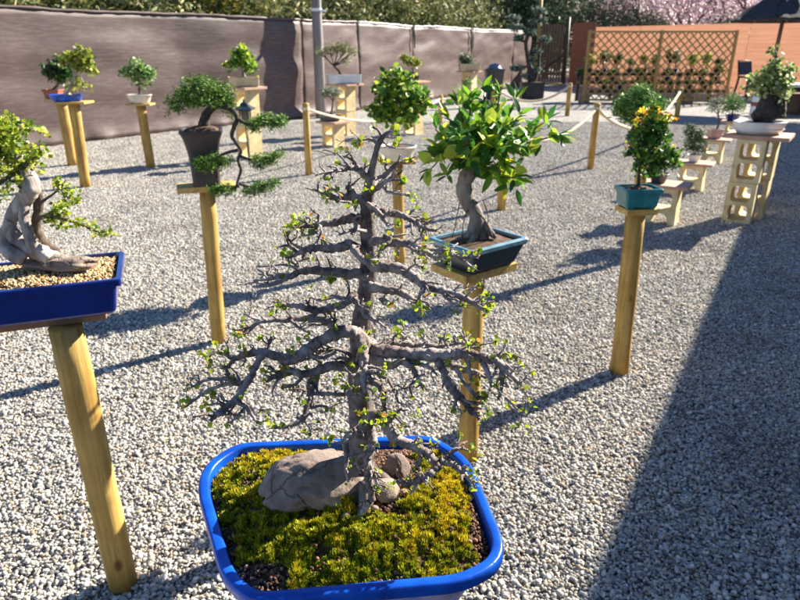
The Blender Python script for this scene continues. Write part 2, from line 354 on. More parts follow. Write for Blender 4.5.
def ellipsoids(blobs, n, shell=.45, rs=nr):
    """n points in a union of ellipsoids ((center),(radii)) weighted by volume, leaning to the outside; ragged surface"""
    w = np.array([b[1][0] * b[1][1] * b[1][2] for b in blobs]) ** .75; idx = rs.choice(len(blobs), n, p=w / w.sum())
    d = rs.normal(size=(n, 3)); d /= np.linalg.norm(d, axis=1)[:, None]
    r = (shell + (1 - shell) * rs.uniform(0, 1, n) ** .6) * (1 + .22 * np.sin(d[:, 0] * 7 + idx) * np.sin(d[:, 1] * 6 + idx * 2) + .12 * rs.normal(size=n))
    C = np.array([b[0] for b in blobs], float)[idx]; R = np.array([b[1] for b in blobs], float)[idx]
    return C + d * R * r[:, None], d
def clumped(pts, n, rad, rs=nr):
    i = rs.randint(0, len(pts), n); return pts[i] + rs.normal(size=(n, 3)) * rad
def leaves_mesh(name, P, size, shape, cols, tilt=.7, var=.3, rs=nr, weights=None, updir=None):
    n = len(P); V, Fc = shape; k = len(V)
    R = rand_rots(n, tilt, rs); s = size * (1 + var * rs.uniform(-1, 1, n))
    W = np.einsum('nij,kj->nki', R, V) * s[:, None, None] + P[:, None, :]
    FF = (Fc[None] + (np.arange(n) * k)[:, None, None]).reshape(-1, 3)
    cols = np.array(cols, float); ci = rs.choice(len(cols), n, p=weights); T = cols[ci] * (1 + .25 * rs.uniform(-1, 1, (n, 1)))
    return np_mesh(name, W.reshape(-1, 3), FF, np.repeat(T, k, axis=0))
def ico(sub):
    bm = bmesh.new(); bmesh.ops.create_icosphere(bm, subdivisions=sub, radius=1); bm.verts.ensure_lookup_table()
    V = np.array([v.co[:] for v in bm.verts]); Fc = np.array([[v.index for v in f.verts] for f in bm.faces]); bm.free(); return V, Fc
ICO1 = ico(1); ICO2 = ico(2)
def stones_mesh(name, P, S, cols, base=ICO2, weights=None, tilt=.35, rough=.16, rs=nr):
    """P positions, S (n,3) radii"""
    V, Fc = base; n = len(P); k = len(V)
    R = rand_rots(n, tilt, rs)
    L = V[None] * (1 + rough * rs.uniform(-1, 1, (n, k, 1))) * S[:, None, :]
    W = np.einsum('nij,nkj->nki', R, L) + P[:, None, :]
    cols = np.array(cols, float); T = cols[rs.choice(len(cols), n, p=weights)] * (1 + .18 * rs.uniform(-1, 1, (n, 1)))
    return np_mesh(name, W.reshape(-1, 3), (Fc[None] + (np.arange(n) * k)[:, None, None]).reshape(-1, 3), np.repeat(T, k, axis=0))

# ------------------------------------------------------------------ ground
def ground():
    m = MB(); m.add([(-90, -25, 0), (110, -25, 0), (110, 150, 0), (-90, 150, 0)], [(0, 1, 2, 3)])
    o = m.build('ground', 'gravel_bed'); o['kind'] = 'structure'
    # one square metre of loose stones, laid again and again over the yard
    rs = np.random.RandomState(5); g = 88
    ij = np.stack(np.meshgrid(np.arange(g), np.arange(g)), -1).reshape(-1, 2)
    P1 = (ij + rs.uniform(.0, 1.0, ij.shape)) / g - .5; n1 = len(P1)
    P2 = rs.uniform(-.5, .5, (3400, 2)); P = np.concatenate([P1, P2]); n = len(P)
    a = rs.uniform(.0042, .0096, n) * (1 + .5 * (rs.uniform(0, 1, n) > .93)); S = np.stack([a, a * rs.uniform(.6, .95, n), a * rs.uniform(.4, .65, n)], 1)
    z = np.concatenate([rs.uniform(.001, .006, n1), rs.uniform(.006, .012, n - n1)])
    z = z + np.array([.006 * noise.noise(Vector((q[0] * 13, q[1] * 13, 2))) + .004 * noise.noise(Vector((q[0] * 31, q[1] * 31, 6))) for q in P]) + .004
    cols = [(.455, .43, .39), (.56, .53, .48), (.36, .34, .31), (.235, .225, .22), (.47, .38, .275), (.65, .62, .57), (.125, .12, .122), (.38, .29, .20), (.29, .285, .295)]
    me = stones_mesh('gravel', np.column_stack([P, z]), S, cols, ICO2, [.21, .19, .17, .09, .08, .12, .05, .04, .05], .5, .15, rs)
    me.materials.append(MATS['pebble']); me.polygons.foreach_set('use_smooth', [True] * len(me.polygons))
    spots = []
    for iy in range(0, 15):
        for ix in range(-12, 13):
            xa = abs(ix + .5) - .5; y1 = iy + 1
            if xa > .70 * y1 + .9: continue
            spots.append((ix + .5, iy + .5, 0))
    gm = bpy.data.meshes.new('gravel_bed_points')
    o = bpy.data.objects.new('gravel', me); link(o); o['kind'] = 'stuff'; o['label'] = 'loose grey and tan gravel stones covering the yard'; o['category'] = 'gravel'
    ng = bpy.data.node_groups.new('lay_gravel', 'GeometryNodeTree')
    ng.interface.new_socket('Geometry', in_out='INPUT', socket_type='NodeSocketGeometry'); ng.interface.new_socket('Geometry', in_out='OUTPUT', socket_type='NodeSocketGeometry')
    N = ng.nodes; L = ng.links; gi = N.new('NodeGroupInput'); go = N.new('NodeGroupOutput')
    grid = N.new('GeometryNodeMeshGrid'); nx, ny = 22, 15
    grid.inputs['Size X'].default_value = nx - 1; grid.inputs['Size Y'].default_value = ny - 1; grid.inputs['Vertices X'].default_value = nx; grid.inputs['Vertices Y'].default_value = ny
    tr = N.new('GeometryNodeTransform'); tr.inputs['Translation'].default_value = (0.0, .5 + (ny - 1) / 2, 0); L.new(grid.outputs[0], tr.inputs['Geometry'])
    # keep only the squares the yard shows
    pos = N.new('GeometryNodeInputPosition'); sx = N.new('ShaderNodeSeparateXYZ'); L.new(pos.outputs[0], sx.inputs[0])
    ab = N.new('ShaderNodeMath'); ab.operation = 'ABSOLUTE'; L.new(sx.outputs[0], ab.inputs[0])
    li = N.new('ShaderNodeMath'); li.operation = 'MULTIPLY_ADD'; li.inputs[1].default_value = .70; li.inputs[2].default_value = 1.8; L.new(sx.outputs[1], li.inputs[0])
    cp = N.new('ShaderNodeMath'); cp.operation = 'GREATER_THAN'; L.new(ab.outputs[0], cp.inputs[0]); L.new(li.outputs[0], cp.inputs[1])
    dl = N.new('GeometryNodeDeleteGeometry'); L.new(tr.outputs[0], dl.inputs[0]); L.new(cp.outputs[0], dl.inputs[1])
    ip = N.new('GeometryNodeInstanceOnPoints'); L.new(dl.outputs[0], ip.inputs['Points']); L.new(gi.outputs[0], ip.inputs['Instance'])
    rv = N.new('FunctionNodeRandomValue'); rv.data_type = 'INT'; rv.inputs[4].default_value = 0; rv.inputs[5].default_value = 3; rv.inputs['Seed'].default_value = 4
    mu = N.new('ShaderNodeMath'); mu.operation = 'MULTIPLY'; mu.inputs[1].default_value = math.pi / 2; L.new(rv.outputs[2], mu.inputs[0])
    cx = N.new('ShaderNodeCombineXYZ'); L.new(mu.outputs[0], cx.inputs[2]); L.new(cx.outputs[0], ip.inputs['Rotation'])
    L.new(ip.outputs[0], go.inputs[0])
    md = o.modifiers.new('lay', 'NODES'); md.node_group = ng
    bpy.data.meshes.remove(gm)
ground()

# ------------------------------------------------------------------ hills far behind
def hills():
    V = []; Fc = []; nx, ny = 80, 14
    for j in range(ny):
        for i in range(nx):
            x = -90 + 200 * i / (nx - 1); y = 52 + 90 * j / (ny - 1)
            t = min(1, j / 5)
            h = -.3 + 22 * (t * t * (3 - 2 * t)) * (1 + .25 * noise.noise(Vector((x * .03, y * .03, 0)))) + 1.2 * noise.noise(Vector((x * .2, y * .2, 3))) * t
            V.append((x, y, h))
    for j in range(ny - 1):
        for i in range(nx - 1): Fc.append((j * nx + i, j * nx + i + 1, (j + 1) * nx + i + 1, (j + 1) * nx + i))
    m = MB(); m.add(V, Fc); o = m.build('hill', 'hill', smooth=True); o['kind'] = 'structure'
hills()

# ------------------------------------------------------------------ house at the right whose shadow lies on the yard
def house():
    d = Vector((.5195, .8545, 0)); sh = Vector((SUN_DIR.x, SUN_DIR.y, 0)) / SUN_DIR.z
    ZE = 3.0; p0 = Vector((3.07, 5.65, 0)) + sh * ZE          # a point of the eave over the shadow edge
    nrm = Vector((d.y, -d.x, 0)); ang = math.atan2(d.y, d.x)
    a, b = -16.0, 10.5; mid = p0 + d * ((a + b) / 2); Ln = b - a
    e = empty('house', (mid + nrm * 2.6).to_tuple(), 'pale single storey house with tiled roof whose long eave shades the gravel', 'house', rz=ang)
    # local frame: x along the house, -y away from the yard, +y towards the yard (nrm points away from the yard)
    MB().box((0, 0, 1.42), (Ln - .8, 4.2, 2.84)).build('wall', 'pale_wall', e)
    r = MB(); r.add([(-Ln / 2, 2.6, 2.9), (Ln / 2, 2.6, 2.9), (Ln / 2, 2.6, 3.0), (-Ln / 2, 2.6, 3.0), (-Ln / 2, -2.6, 2.9), (Ln / 2, -2.6, 2.9), (Ln / 2, -2.6, 3.0), (-Ln / 2, -2.6, 3.0), (-Ln / 2, 0, 3.75), (Ln / 2, 0, 3.75)],
           [(0, 1, 2, 3), (5, 4, 7, 6), (3, 2, 9, 8), (6, 7, 8, 9), (1, 5, 6, 9, 2), (4, 0, 3, 8, 7), (1, 0, 4, 5)])
    r.build('roof', 'roof_tile', e)
    for k in range(5):
        x = -Ln / 2 + 3 + k * (Ln - 6) / 4
        if k == 2:
            dr = MB().box((x, 2.125, 1.03), (.95, .05, 2.06)).build('door', 'dark_wood', e)
            MB().box((x + .38, 2.17, 1.0), (.03, .05, .14)).build('handle', 'grey_wood', dr)
        else:
            w = MB().box((x, 2.115, 1.5), (1.3, .03, 1.1)).build('window', 'glass_dark', e)
            f = MB()
            for (cx, cz, wx, wz) in ((x, 2.07, 1.42, .07), (x, .93, 1.42, .07), (x - .68, 1.5, .07, 1.06), (x + .68, 1.5, .07, 1.06), (x, 1.5, .05, 1.06)): f.box((cx, 2.14, cz), (wx, .06, wz))
            f.build('frame', 'white_paint', w)
house()

# ------------------------------------------------------------------ brown tarpaulin fence along the left
FENCE = [(-13.5, 0.0), (-9.0, 6.85), (-6.06, 11.28), (-4.4, 13.6), (-2.4, 15.9), (1.4, 22.6), (5.6, 29.6)]
def fence_pt(s):
    for i in range(len(FENCE) - 1):
        a, b = Vector(FENCE[i]), Vector(FENCE[i + 1]); l = (b - a).length
        if s <= l or i == len(FENCE) - 2:
            d = (b - a) / l; return a + d * s, d
        s -= l
FLEN = sum((Vector(FENCE[i + 1]) - Vector(FENCE[i])).length for i in range(len(FENCE) - 1))
def fence_s(px, Yguess=None):
    """arc length where the view through column px meets the fence foot"""
    best = None
    for k in range(2000):
        s = FLEN * k / 1999; p, _ = fence_pt(s); x, _y = proj((p.x, p.y, 1.0))
        if p.y > .8 and (best is None or abs(x - px) < best[0]): best = (abs(x - px), s)
    return best[1]
def fence():
    e = empty('tarpaulin_fence', (FENCE[2][0], FENCE[2][1], 0), 'long fence covered in wrinkled purple brown tarpaulin along the gravel yard', 'fence')
    cuts = [0, fence_s(4) - 1.5, fence_s(302)]; gap_end = cuts[-1]
    cuts2 = [gap_end, fence_s(357), fence_s(411), fence_s(469), fence_s(511), FLEN]
    segs = list(zip(cuts[:-1], cuts[1:])) + list(zip(cuts2[:-1], cuts2[1:]))
    for si, (s0, s1) in enumerate(segs):
        nx = max(10, int((s1 - s0) * 9)); nz = 24; V = []; UV = []
        rough = .5 if s0 < fence_s(200) else .9
        for j in range(nz + 1):
            for i in range(nx + 1):
                s = s0 + (s1 - s0) * i / nx; p, d = fence_pt(s); nrm = Vector((d.y, -d.x))
                zz = j / nz; top = 2.16 + .012 * math.sin(s * 1.2) + .015 * noise.noise(Vector((s * .7, 5, 0)))
                z = .01 + top * zz
                w = noise.noise(Vector((s * .6, z * 2.2, si))) * .035 + noise.noise(Vector((s * 1.3 + z, z * 5.0 - s * .6, 7.7))) * .02 * rough * (0.4 + zz) + .012 * abs(noise.noise(Vector((s * 3, z * 9, 1.1)))) * rough
                w += .02 * math.sin(math.pi * (i / nx)) ** .3 + .03 * noise.noise(Vector((s * .45, z * .5, 4.4))) + .10 * max(0, .12 - zz) / .12 * (.6 + noise.noise(Vector((s * 3, 0, 2))))
                q = p + nrm * (w + .03)
                V.append((q.x, q.y, z)); UV.append((s, z))
        Fc = [(j * (nx + 1) + i, j * (nx + 1) + i + 1, (j + 1) * (nx + 1) + i + 1, (j + 1) * (nx + 1) + i) for j in range(nz) for i in range(nx)]
        m = MB(); m.add(V, Fc); me = m.mesh('tarpaulin_panel'); ul = me.uv_layers.new(name='UVMap')
        idx = np.zeros(len(me.loops), np.int32); me.loops.foreach_get('vertex_index', idx); ul.data.foreach_set('uv', np.array(UV, np.float32)[idx].ravel())
        o = put('tarpaulin_panel', me, 'tarp', e, True, None, True)
        so_ = o.modifiers.new('thick', 'SOLIDIFY'); so_.thickness = .006; so_.offset = -1
        # folded pale hem along the top
        h = MB(); pts = []
        for i in range(nx + 1):
            v = Vector(V[nz * (nx + 1) + i]); pts.append(v + Vector((0, 0, .012 + .012 * noise.noise(Vector((s0 + i * .31, 3, 9))))))
        h.tube(pts, [.022 + .014 * abs(noise.noise(Vector((i * .5, s0, 0)))) for i in range(len(pts))], 6, .25)
        h.build('hem', 'tarp_hem' if s0 >= fence_s(330) else 'tarp', o, True, None, 0, True)
    for s in [c for c in cuts + cuts2]:
        p, d = fence_pt(min(s, FLEN - .1)); nrm = Vector((d.y, -d.x)); q = p - nrm * .12
        MB().tube([(q.x, q.y, 0), (q.x, q.y, 2.12)], .04, 8).build('post', 'dark_wood', e, True, None, 0, True)
    for px in (411, 469):
        p, d = fence_pt(fence_s(px)); nrm = Vector((d.y, -d.x)); q = p + nrm * .12
        MB().tube([(q.x, q.y, 1.55), (q.x, q.y, 2.2)], .022, 6).build('tie_strap', 'black_plastic', e, True, None, 0, True)
fence()
def utility_pole():
    p, d = fence_pt(fence_s(307)); p = Vector((p.x + d.y * .36, p.y - d.x * .36, 0))
    e = empty('utility_pole', p.to_tuple(), 'weathered grey round wooden pole standing against the tarpaulin fence', 'pole')
    MB().tube([(0, 0, 0), (.01, 0, 1.5), (0, .01, 3.2), (0, 0, 5.6)], [.125, .12, .112, .10], 14, .03).build('shaft', 'grey_wood', e, True)
    m = MB(); m.lathe([(.118, -.03), (.13, -.03), (.13, .03), (.118, .03)], 16, c=(0, 0, 2.38)); m.box((.16, -.06, 2.36), (.12, .05, .05)); m.build('clamp', 'white_paint', e)
utility_pole()

# ------------------------------------------------------------------ orange wall, gate, lattice at the far end
OW = [(7.62, 30.5), (8.15, 28.9), (11.9, 23.6), (17.5, 19.5), (22.5, 15.0)]
def orange_wall():
    e = empty('screen_fence', (7.9, 29.0, 0), 'orange reed screen fence glowing in the sun at the far end of the yard', 'fence')
    for i in range(1, len(OW) - 1):
        a, b = Vector(OW[i]), Vector(OW[i + 1]); n = max(1, round((b - a).length / 2.3)); d = (b - a) / n
        for k in range(n):
            p, q = a + d * k, a + d * (k + 1); ang = math.atan2(d.y, d.x); c = (p + q) / 2; h = 2.33 if i == 1 else 2.28 + .12 * (i - 1)
            pn = bpy.data.objects.new('screen_panel', MB().add([(-d.length / 2 + .006, 0, 0), (d.length / 2 - .006, 0, 0), (d.length / 2 - .006, 0, h), (-d.length / 2 + .006, 0, h)], [(0, 1, 2, 3)]).mesh('screen_panel')); pn.data.materials.append(MATS['orange_panel'])
            link(pn, e); pn.location = Vector((c.x, c.y, .02)) - e.location; pn.rotation_euler = (0, 0, ang)
    a, b = Vector(OW[0]), Vector(OW[1]); d = b - a; c = (a + b) / 2
    r = bpy.data.objects.new('return_panel', MB().box((0, 0, 1.27), (d.length, .06, 2.54)).mesh('return_panel')); r.data.materials.append(MATS['red_panel'])
    link(r, e); r.location = Vector((c.x, c.y, .02)) - e.location; r.rotation_euler = (0, 0, math.atan2(d.y, d.x)); r['label'] = 'brick red return panel beside the gate'
orange_wall()
def gate():
    Yg = 30.8; a = A(539, 60, Yg); b = A(562, 60, Yg); x0, x1 = a.x, b.x; zt = A(550, 24, Yg).z
    e = empty('wooden_gate', ((x0 + x1) / 2, Yg, 0), 'dark brown gate of upright slats with a diagonal brace', 'gate'); w = (x1 - x0) / 2
    n = 8
    for k in range(n):
        x = -w + (k + .5) * 2 * w / n; MB().box((x, 0, .12 + (zt - .12) / 2), (2 * w / n * .62, .03, zt - .16 + .04 * (k % 3))).build('slat', 'gate_wood', e)
    for z in (.45, 1.25, zt - .12): MB().box((0, .04, z), (2 * w, .05, .12)).build('rail', 'dark_wood', e)
    MB().beam((-w, -.04, .5), (w, -.04, 1.2), .04, .11).build('brace', 'dark_wood', e)
    for x, h, r in ((w + .13, A(568, 17, Yg).z, .10), (-w - .12, A(541, -14, Yg).z, .09)):
        MB().tube([(x, 0, 0), (x + .02, 0, h * .5), (x, 0, h)], [r, r * .95, r * .9], 10, .05).build('gatepost', 'dark_wood' if x > 0 else 'lattice_wood', e, True)
    MB().box((0, -.35, .03), (2 * w, .5, .06)).build('threshold', 'wood_board', e)
gate()
def lattice():
    YL = 20.0; e = empty('lattice_screen', (7.6, YL, 0), 'tall honey coloured diagonal lattice screen in front of the orange wall', 'lattice')
    x0, x1 = 5.47 - 7.6, 9.72 - 7.6; xm = A(658, 60, YL).x - 7.6; zt = 2.0; zb = .12
    for (a, b) in ((x0, xm), (xm, x1)):
        for sg in (1, -1):
            st = .235; k = a - zt
            while k < b + zt:
                # line x = k + (z - zb) * sg, clipped to the panel
                lo, hi = (max(zb, zb + (a - k) * sg if sg > 0 else zb + (k - b)), min(zt, zb + (b - k) if sg > 0 else zb + (k - a)))
                if sg > 0: lo = max(zb, zb + (a - k))
                if hi - lo > .04:
                    MB().beam((k + (lo - zb) * sg, .012 * sg, lo), (k + (hi - zb) * sg, .012 * sg, hi), .012, .036, (0, 1, 0) if False else (0, 0, 1)).build('slat', 'lattice_wood', e)
                k += st
    for x in (x0, xm, x1): MB().box((x, -.0, zt / 2 + .02), (.07, .075, zt + .04)).build('post', 'lattice_wood', e)
    for z in (zb, zt):
        for (a, b) in ((x0, xm), (xm, x1)): MB().box(((a + b) / 2, 0, z), (b - a - .075, .06, .05)).build('rail', 'lattice_wood', e)
lattice()

# ------------------------------------------------------------------ trees and shrubs behind the fences
def limb_tree(mb, base, h, r, spread, rg, depth=3, seg=7):
    tips = []
    def go(p, d, l, r, k):
        q = p + d * l; mid = p + d * l * .5 + Vector((rg.uniform(-1, 1), rg.uniform(-1, 1), 0)) * l * .08
        mb.tube([p, mid, q], [r, r * .85, r * .7], seg if k == depth else 5, .06, rg)
        if k == 0: tips.append(q); return
        for _ in range(3 if k > 1 else 3):
            nd = (d + Vector((rg.uniform(-1, 1), rg.uniform(-1, 1), rg.uniform(-.1, .7))) * spread).normalized(); go(q, nd, l * rg.uniform(.6, .8), r * .6, k - 1)
    go(Vector(base), Vector((rg.uniform(-.1, .1), rg.uniform(-.1, .1), 1)).normalized(), h * .34, r, depth); return tips
VARS = {}
KINDS = {
    'broom': dict(h=3.4, cols=[(.13, .15, .05), (.20, .21, .075), (.06, .08, .025), (.30, .27, .11)], shape=BLADE, size=.16, n=5200, bark='bark_far', rag=.30),
    'yellow': dict(h=3.1, cols=[(.16, .17, .03), (.34, .27, .02), (.09, .11, .03), (.42, .32, .02)], shape=OVAL, size=.07, n=4500, bark='bark_far', rag=.22),
    'evergreen': dict(h=6.5, cols=[(.04, .075, .035), (.07, .115, .05), (.02, .04, .018), (.11, .155, .07)], shape=BLADE, size=.2, n=7000, bark='bark_far', rag=.45),
    'olive': dict(h=5.2, cols=[(.075, .095, .05), (.11, .13, .075), (.045, .06, .03), (.15, .16, .09)], shape=BLADE, size=.17, n=6500, bark='bark_far', rag=.4),
    'blossom': dict(h=5.2, cols=[(.66, .52, .57), (.76, .66, .70), (.52, .40, .45), (.28, .22, .21)], shape=ROUND, size=.085, n=4600, bark='bark_far', rag=.30),
    'bare': dict(h=5.4, cols=[(.20, .16, .15), (.28, .22, .21), (.14, .11, .10)], shape=BLADE, size=.22, n=2800, bark='bark_far', rag=.35),
}
def tree_variant(kind, i):
    key = (kind, i)
    if key in VARS: return VARS[key]
    k = KINDS[kind]; rg = random.Random(hash(kind) % 1 + i * 17 + len(kind)); rs = np.random.RandomState(i * 31 + len(kind) * 7)
    mb = MB(); shrub = kind in ('broom', 'yellow'); h = k['h']
    tips = []
    if shrub:
        for _ in range(6): tips += limb_tree(mb, (rg.uniform(-.5, .5), rg.uniform(-.5, .5), 0), h * .95, .035, .5, rg, 2, 5)
    else: tips = limb_tree(mb, (0, 0, 0), h, .14, .75, rg, 3)
    T = np.array([t[:] for t in tips]); n = k['n']
    if shrub:
        extra = np.column_stack([rs.uniform(-1.2, 1.2, 60), rs.uniform(-.9, .9, 60), rs.uniform(.3, h, 60)]); T = np.concatenate([T, extra])
    elif kind in ('evergreen', 'olive'):
        ex, _ = ellipsoids([((0, 0, h * .62), (1.9, 1.9, h * .42)), ((.5, .3, h * .35), (1.9, 1.7, h * .28))], 90, .5, rs); T = np.concatenate([T, ex])
    else:
        ex, _ = ellipsoids([((0, 0, h * .66), (2.2, 2.0, h * .34))], 60, .5, rs); T = np.concatenate([T, ex])
    P = clumped(T, n, k['rag'] * (.8 if shrub else 1), rs); P[:, 2] = np.maximum(P[:, 2], .15)
    lm = leaves_mesh('crown', P, k['size'], k['shape'], k['cols'], .9, .4, rs)
    lm.materials.append(MATS['petal' if kind == 'blossom' else 'needle'])
    tm = mb.mesh('trunk'); tm.materials.append(MATS[k['bark']]); VARS[key] = (tm, lm); return VARS[key]
def plant_tree(kind, name, x, y, s, rz, label, cat, group, i=0):
    tm, lm = tree_variant(kind, i); e = empty(name, (x, y, 0), label, cat, group, rz); e.scale = (s, s, s)
    put('trunk', tm, None, e); c = put('crown', lm, None, e); c['kind'] = 'stuff'
TREES = {
    'broom': ('broom_shrub', 'tall dry olive green broom shrub rising behind the tarpaulin fence', 'shrub', 'broom shrubs behind the tarpaulin fence'),
    'yellow': ('flowering_shrub', 'yellow flowering shrub behind the fence beside the grey pole', 'shrub', 'yellow shrubs by the pole'),
    'evergreen': ('evergreen_tree', 'dark green evergreen tree beyond the yard fences', 'tree', 'evergreens beyond the yard'),
    'olive': ('olive_green_tree', 'grey green loose leaved tree beyond the yard fences', 'tree', 'grey green trees beyond the yard'),
    'blossom': ('blossom_tree', 'pale pink blossoming tree beyond the orange wall', 'tree', 'blossom trees beyond the orange wall'),
    'bare': ('bare_tree', 'leafless grey brown tree beyond the orange wall', 'tree', 'bare trees beyond the orange wall')}
def where(kind, x, y, lb, gp):
    px = proj((x, y, 2.0))[0]
    if kind in ('evergreen', 'olive'):
        head = 'dark green evergreen tree' if kind == 'evergreen' else 'grey green loose leaved tree'
        place = 'behind the tarpaulin fence' if px < 500 else 'behind the slatted gate' if px < 572 else 'behind the lattice screen' if px < 738 else 'behind the thatched parasol'
        return head + ' rising ' + place, head + 's ' + place
    if kind in ('blossom', 'bare'):
        place = 'behind the lattice screen' if px < 738 else 'behind the thatched parasol'
        head = 'pale pink blossoming tree' if kind == 'blossom' else 'leafless grey brown tree'
        return head + ' ' + place, head + 's ' + place
    if kind == 'broom':
        place = 'behind the poles of the blue and terracotta pots' if px < 120 else 'behind the cream pot and tall dark pot' if px < 230 else 'behind the block stands' if px < 430 else 'behind the dark bin'
        return 'dry olive broom shrub over the tarpaulin ' + place, 'broom shrubs over the tarpaulin ' + place
    return lb, gp
def background():
    rg = random.Random(3)
    def T(kind, x, y, s=1.0):
        nm, lb, ct, gp = TREES[kind]; lb, gp = where(kind, x, y, lb, gp); plant_tree(kind, nm, x, y, s * rg.uniform(.92, 1.12), rg.uniform(0, 6.28), lb, ct, gp, rg.randint(0, 1))
    s = 4.0
    sy0, sy1 = fence_s(255), fence_s(312); k = 0
    while s < FLEN + .5:
        p, d = fence_pt(min(s, FLEN)); nn = Vector((-d.y, d.x)); q = p + nn * rg.uniform(2.5, 2.9) + d * max(0, s - FLEN)
        T('yellow' if sy0 < s < sy1 else 'broom', q.x, q.y, 1.05)
        q = p + nn * rg.uniform(4.6, 5.6) + d * rg.uniform(-.5, .5)
        T(('broom', 'evergreen', 'olive', 'broom')[k % 4] if s > 10 else 'broom', q.x, q.y, 1.15 if s < 16 else .9); k += 1
        s += rg.uniform(1.25, 1.6)
    for px, Y, kind, sc in ((330, 30, 'evergreen', 1), (370, 33, 'olive', 1), (410, 31, 'olive', 1), (445, 34, 'evergreen', 1), (475, 36, 'olive', 1.1), (500, 38, 'evergreen', 1), (528, 37, 'olive', .95), (548, 36, 'evergreen', .95), (566, 38, 'evergreen', .95), (592, 42, 'blossom', 1.15), (605, 36, 'evergreen', .62), (624, 39.5, 'blossom', 1.1), (644, 35.5, 'evergreen', .56), (656, 37.5, 'blossom', 1.05), (671, 41, 'evergreen', .8), (688, 35.5, 'blossom', 1.0), (702, 42, 'bare', 1.1), (716, 33.8, 'blossom', .98), (732, 32, 'evergreen', .5), (745, 32, 'blossom', .95), (762, 40, 'bare', 1.1), (776, 30.5, 'blossom', .92), (808, 29.5, 'blossom', .92), (845, 30, 'olive', .9), (880, 30, 'evergreen', .9),
        (560, 48, 'evergreen', 1.25), (600, 48, 'evergreen', 1.25), (520, 48, 'evergreen', 1.25), (470, 46, 'evergreen', 1.2), (420, 45, 'evergreen', 1.2)):
        T(kind, A(px, 40, Y).x, Y, sc)
background()

# ------------------------------------------------------------------ stands
def pole_stand(x, y, h, label, r=.042, board=(.29, .15), brz=0.0, tilt=(0, 0), mat='wood_board', group=None, bx=(0, 0), bt=.024):
    e = empty('pole_stand', (x, y, 0), label, 'plant stand', group)
    n = 7; pts = [(tilt[0] * k / n, tilt[1] * k / n, (h - bt) * k / n) for k in range(n + 1)]
    MB().tube([(0, 0, -.01)] + pts[1:], [r * (1 + .03 * math.sin(k * 1.7 + x)) for k in range(n + 1)], 18, .012, random.Random(int(x * 100))).build('post', 'wood_post', e, True)
    MB().box((tilt[0] + bx[0], tilt[1] + bx[1], h - bt / 2 + .001), (board[0], board[1], bt), brz).build('top_board', mat, e, bevel=.003)
    return e
def block_mesh(w, d, h, open_bottom=False):
    """upright hollow block: w across the open face, d through, h tall; two cavities run through along y"""
    t = w * .17; bm = bmesh.new(); cz = []
    hh = (h - 3 * t * .8) / 2
    def rr(x0, x1, z0, z1, r=.02):
        pts = []
        for cx, cz_, a0 in ((x1 - r, z1 - r, 0), (x0 + r, z1 - r, 90), (x0 + r, z0 + r, 180), (x1 - r, z0 + r, 270)):
            for k in range(4): a = math.radians(a0 + k * 30); pts.append((cx + r * math.cos(a), cz_ + r * math.sin(a)))
        return pts
    z0 = t * .8; holes = []
    outer = rr(-w / 2, w / 2, 0, h, .008)
    if open_bottom:
        leg = t * 1.1; ob = hh * .95
        outer = [p for p in outer if p[1] > .02] + [(-w / 2 - .012, 0), (-w / 2 + leg, 0), (-w / 2 + leg + .02, ob * .7), (-w / 2 + leg + .05, ob), (w / 2 - leg - .05, ob), (w / 2 - leg - .02, ob * .7), (w / 2 - leg, 0), (w / 2 + .012, 0)]
        holes.append(rr(-w / 2 + t, w / 2 - t, ob + t, h - t, .03))
    else:
        holes.append(rr(-w / 2 + t, w / 2 - t, z0, z0 + hh, .03)); holes.append(rr(-w / 2 + t, w / 2 - t, z0 * 2 + hh, z0 * 2 + 2 * hh, .03))
    edges = []
    for lp in [outer] + holes:
        vs = [bm.verts.new((x, -d / 2, z)) for x, z in lp]
        edges += [bm.edges.new((vs[i], vs[(i + 1) % len(vs)])) for i in range(len(vs))]
    bmesh.ops.triangle_fill(bm, use_beauty=True, use_dissolve=False, edges=edges)
    ext = bmesh.ops.extrude_face_region(bm, geom=bm.faces[:])
    bmesh.ops.translate(bm, verts=[v for v in ext['geom'] if isinstance(v, bmesh.types.BMVert)], vec=(0, d, 0))
    bmesh.ops.recalc_face_normals(bm, faces=bm.faces[:])
    me = bpy.data.meshes.new('block'); bm.to_mesh(me); bm.free(); me.materials.append(MATS['block']); return me
def block_stand(x, y, h, n, label, rz=0.0, w=.25, d=.2, slab=(.42, .30), cols=((0, 0),), open_bottom=False, group=None, slabmat='terracotta_slab', slab_t=.035):
    e = empty('block_stand', (x, y, 0), label, 'plant stand', group, rz)
    bh = (h - slab_t) / n; me = block_mesh(w, d, bh - .004, open_bottom)
    for (ox, oy) in cols:
        for k in range(n):
            o = put('block', me, None, e); o.location = (ox + .006 * (k % 2), oy, k * bh); o.rotation_euler = (0, 0, .02 * (k % 2))
    MB().box((sum(c[0] for c in cols) / len(cols), sum(c[1] for c in cols) / len(cols), h - slab_t / 2 - .001), (slab[0], slab[1], slab_t), .03).build('slab', slabmat, e, bevel=.004)
    return e

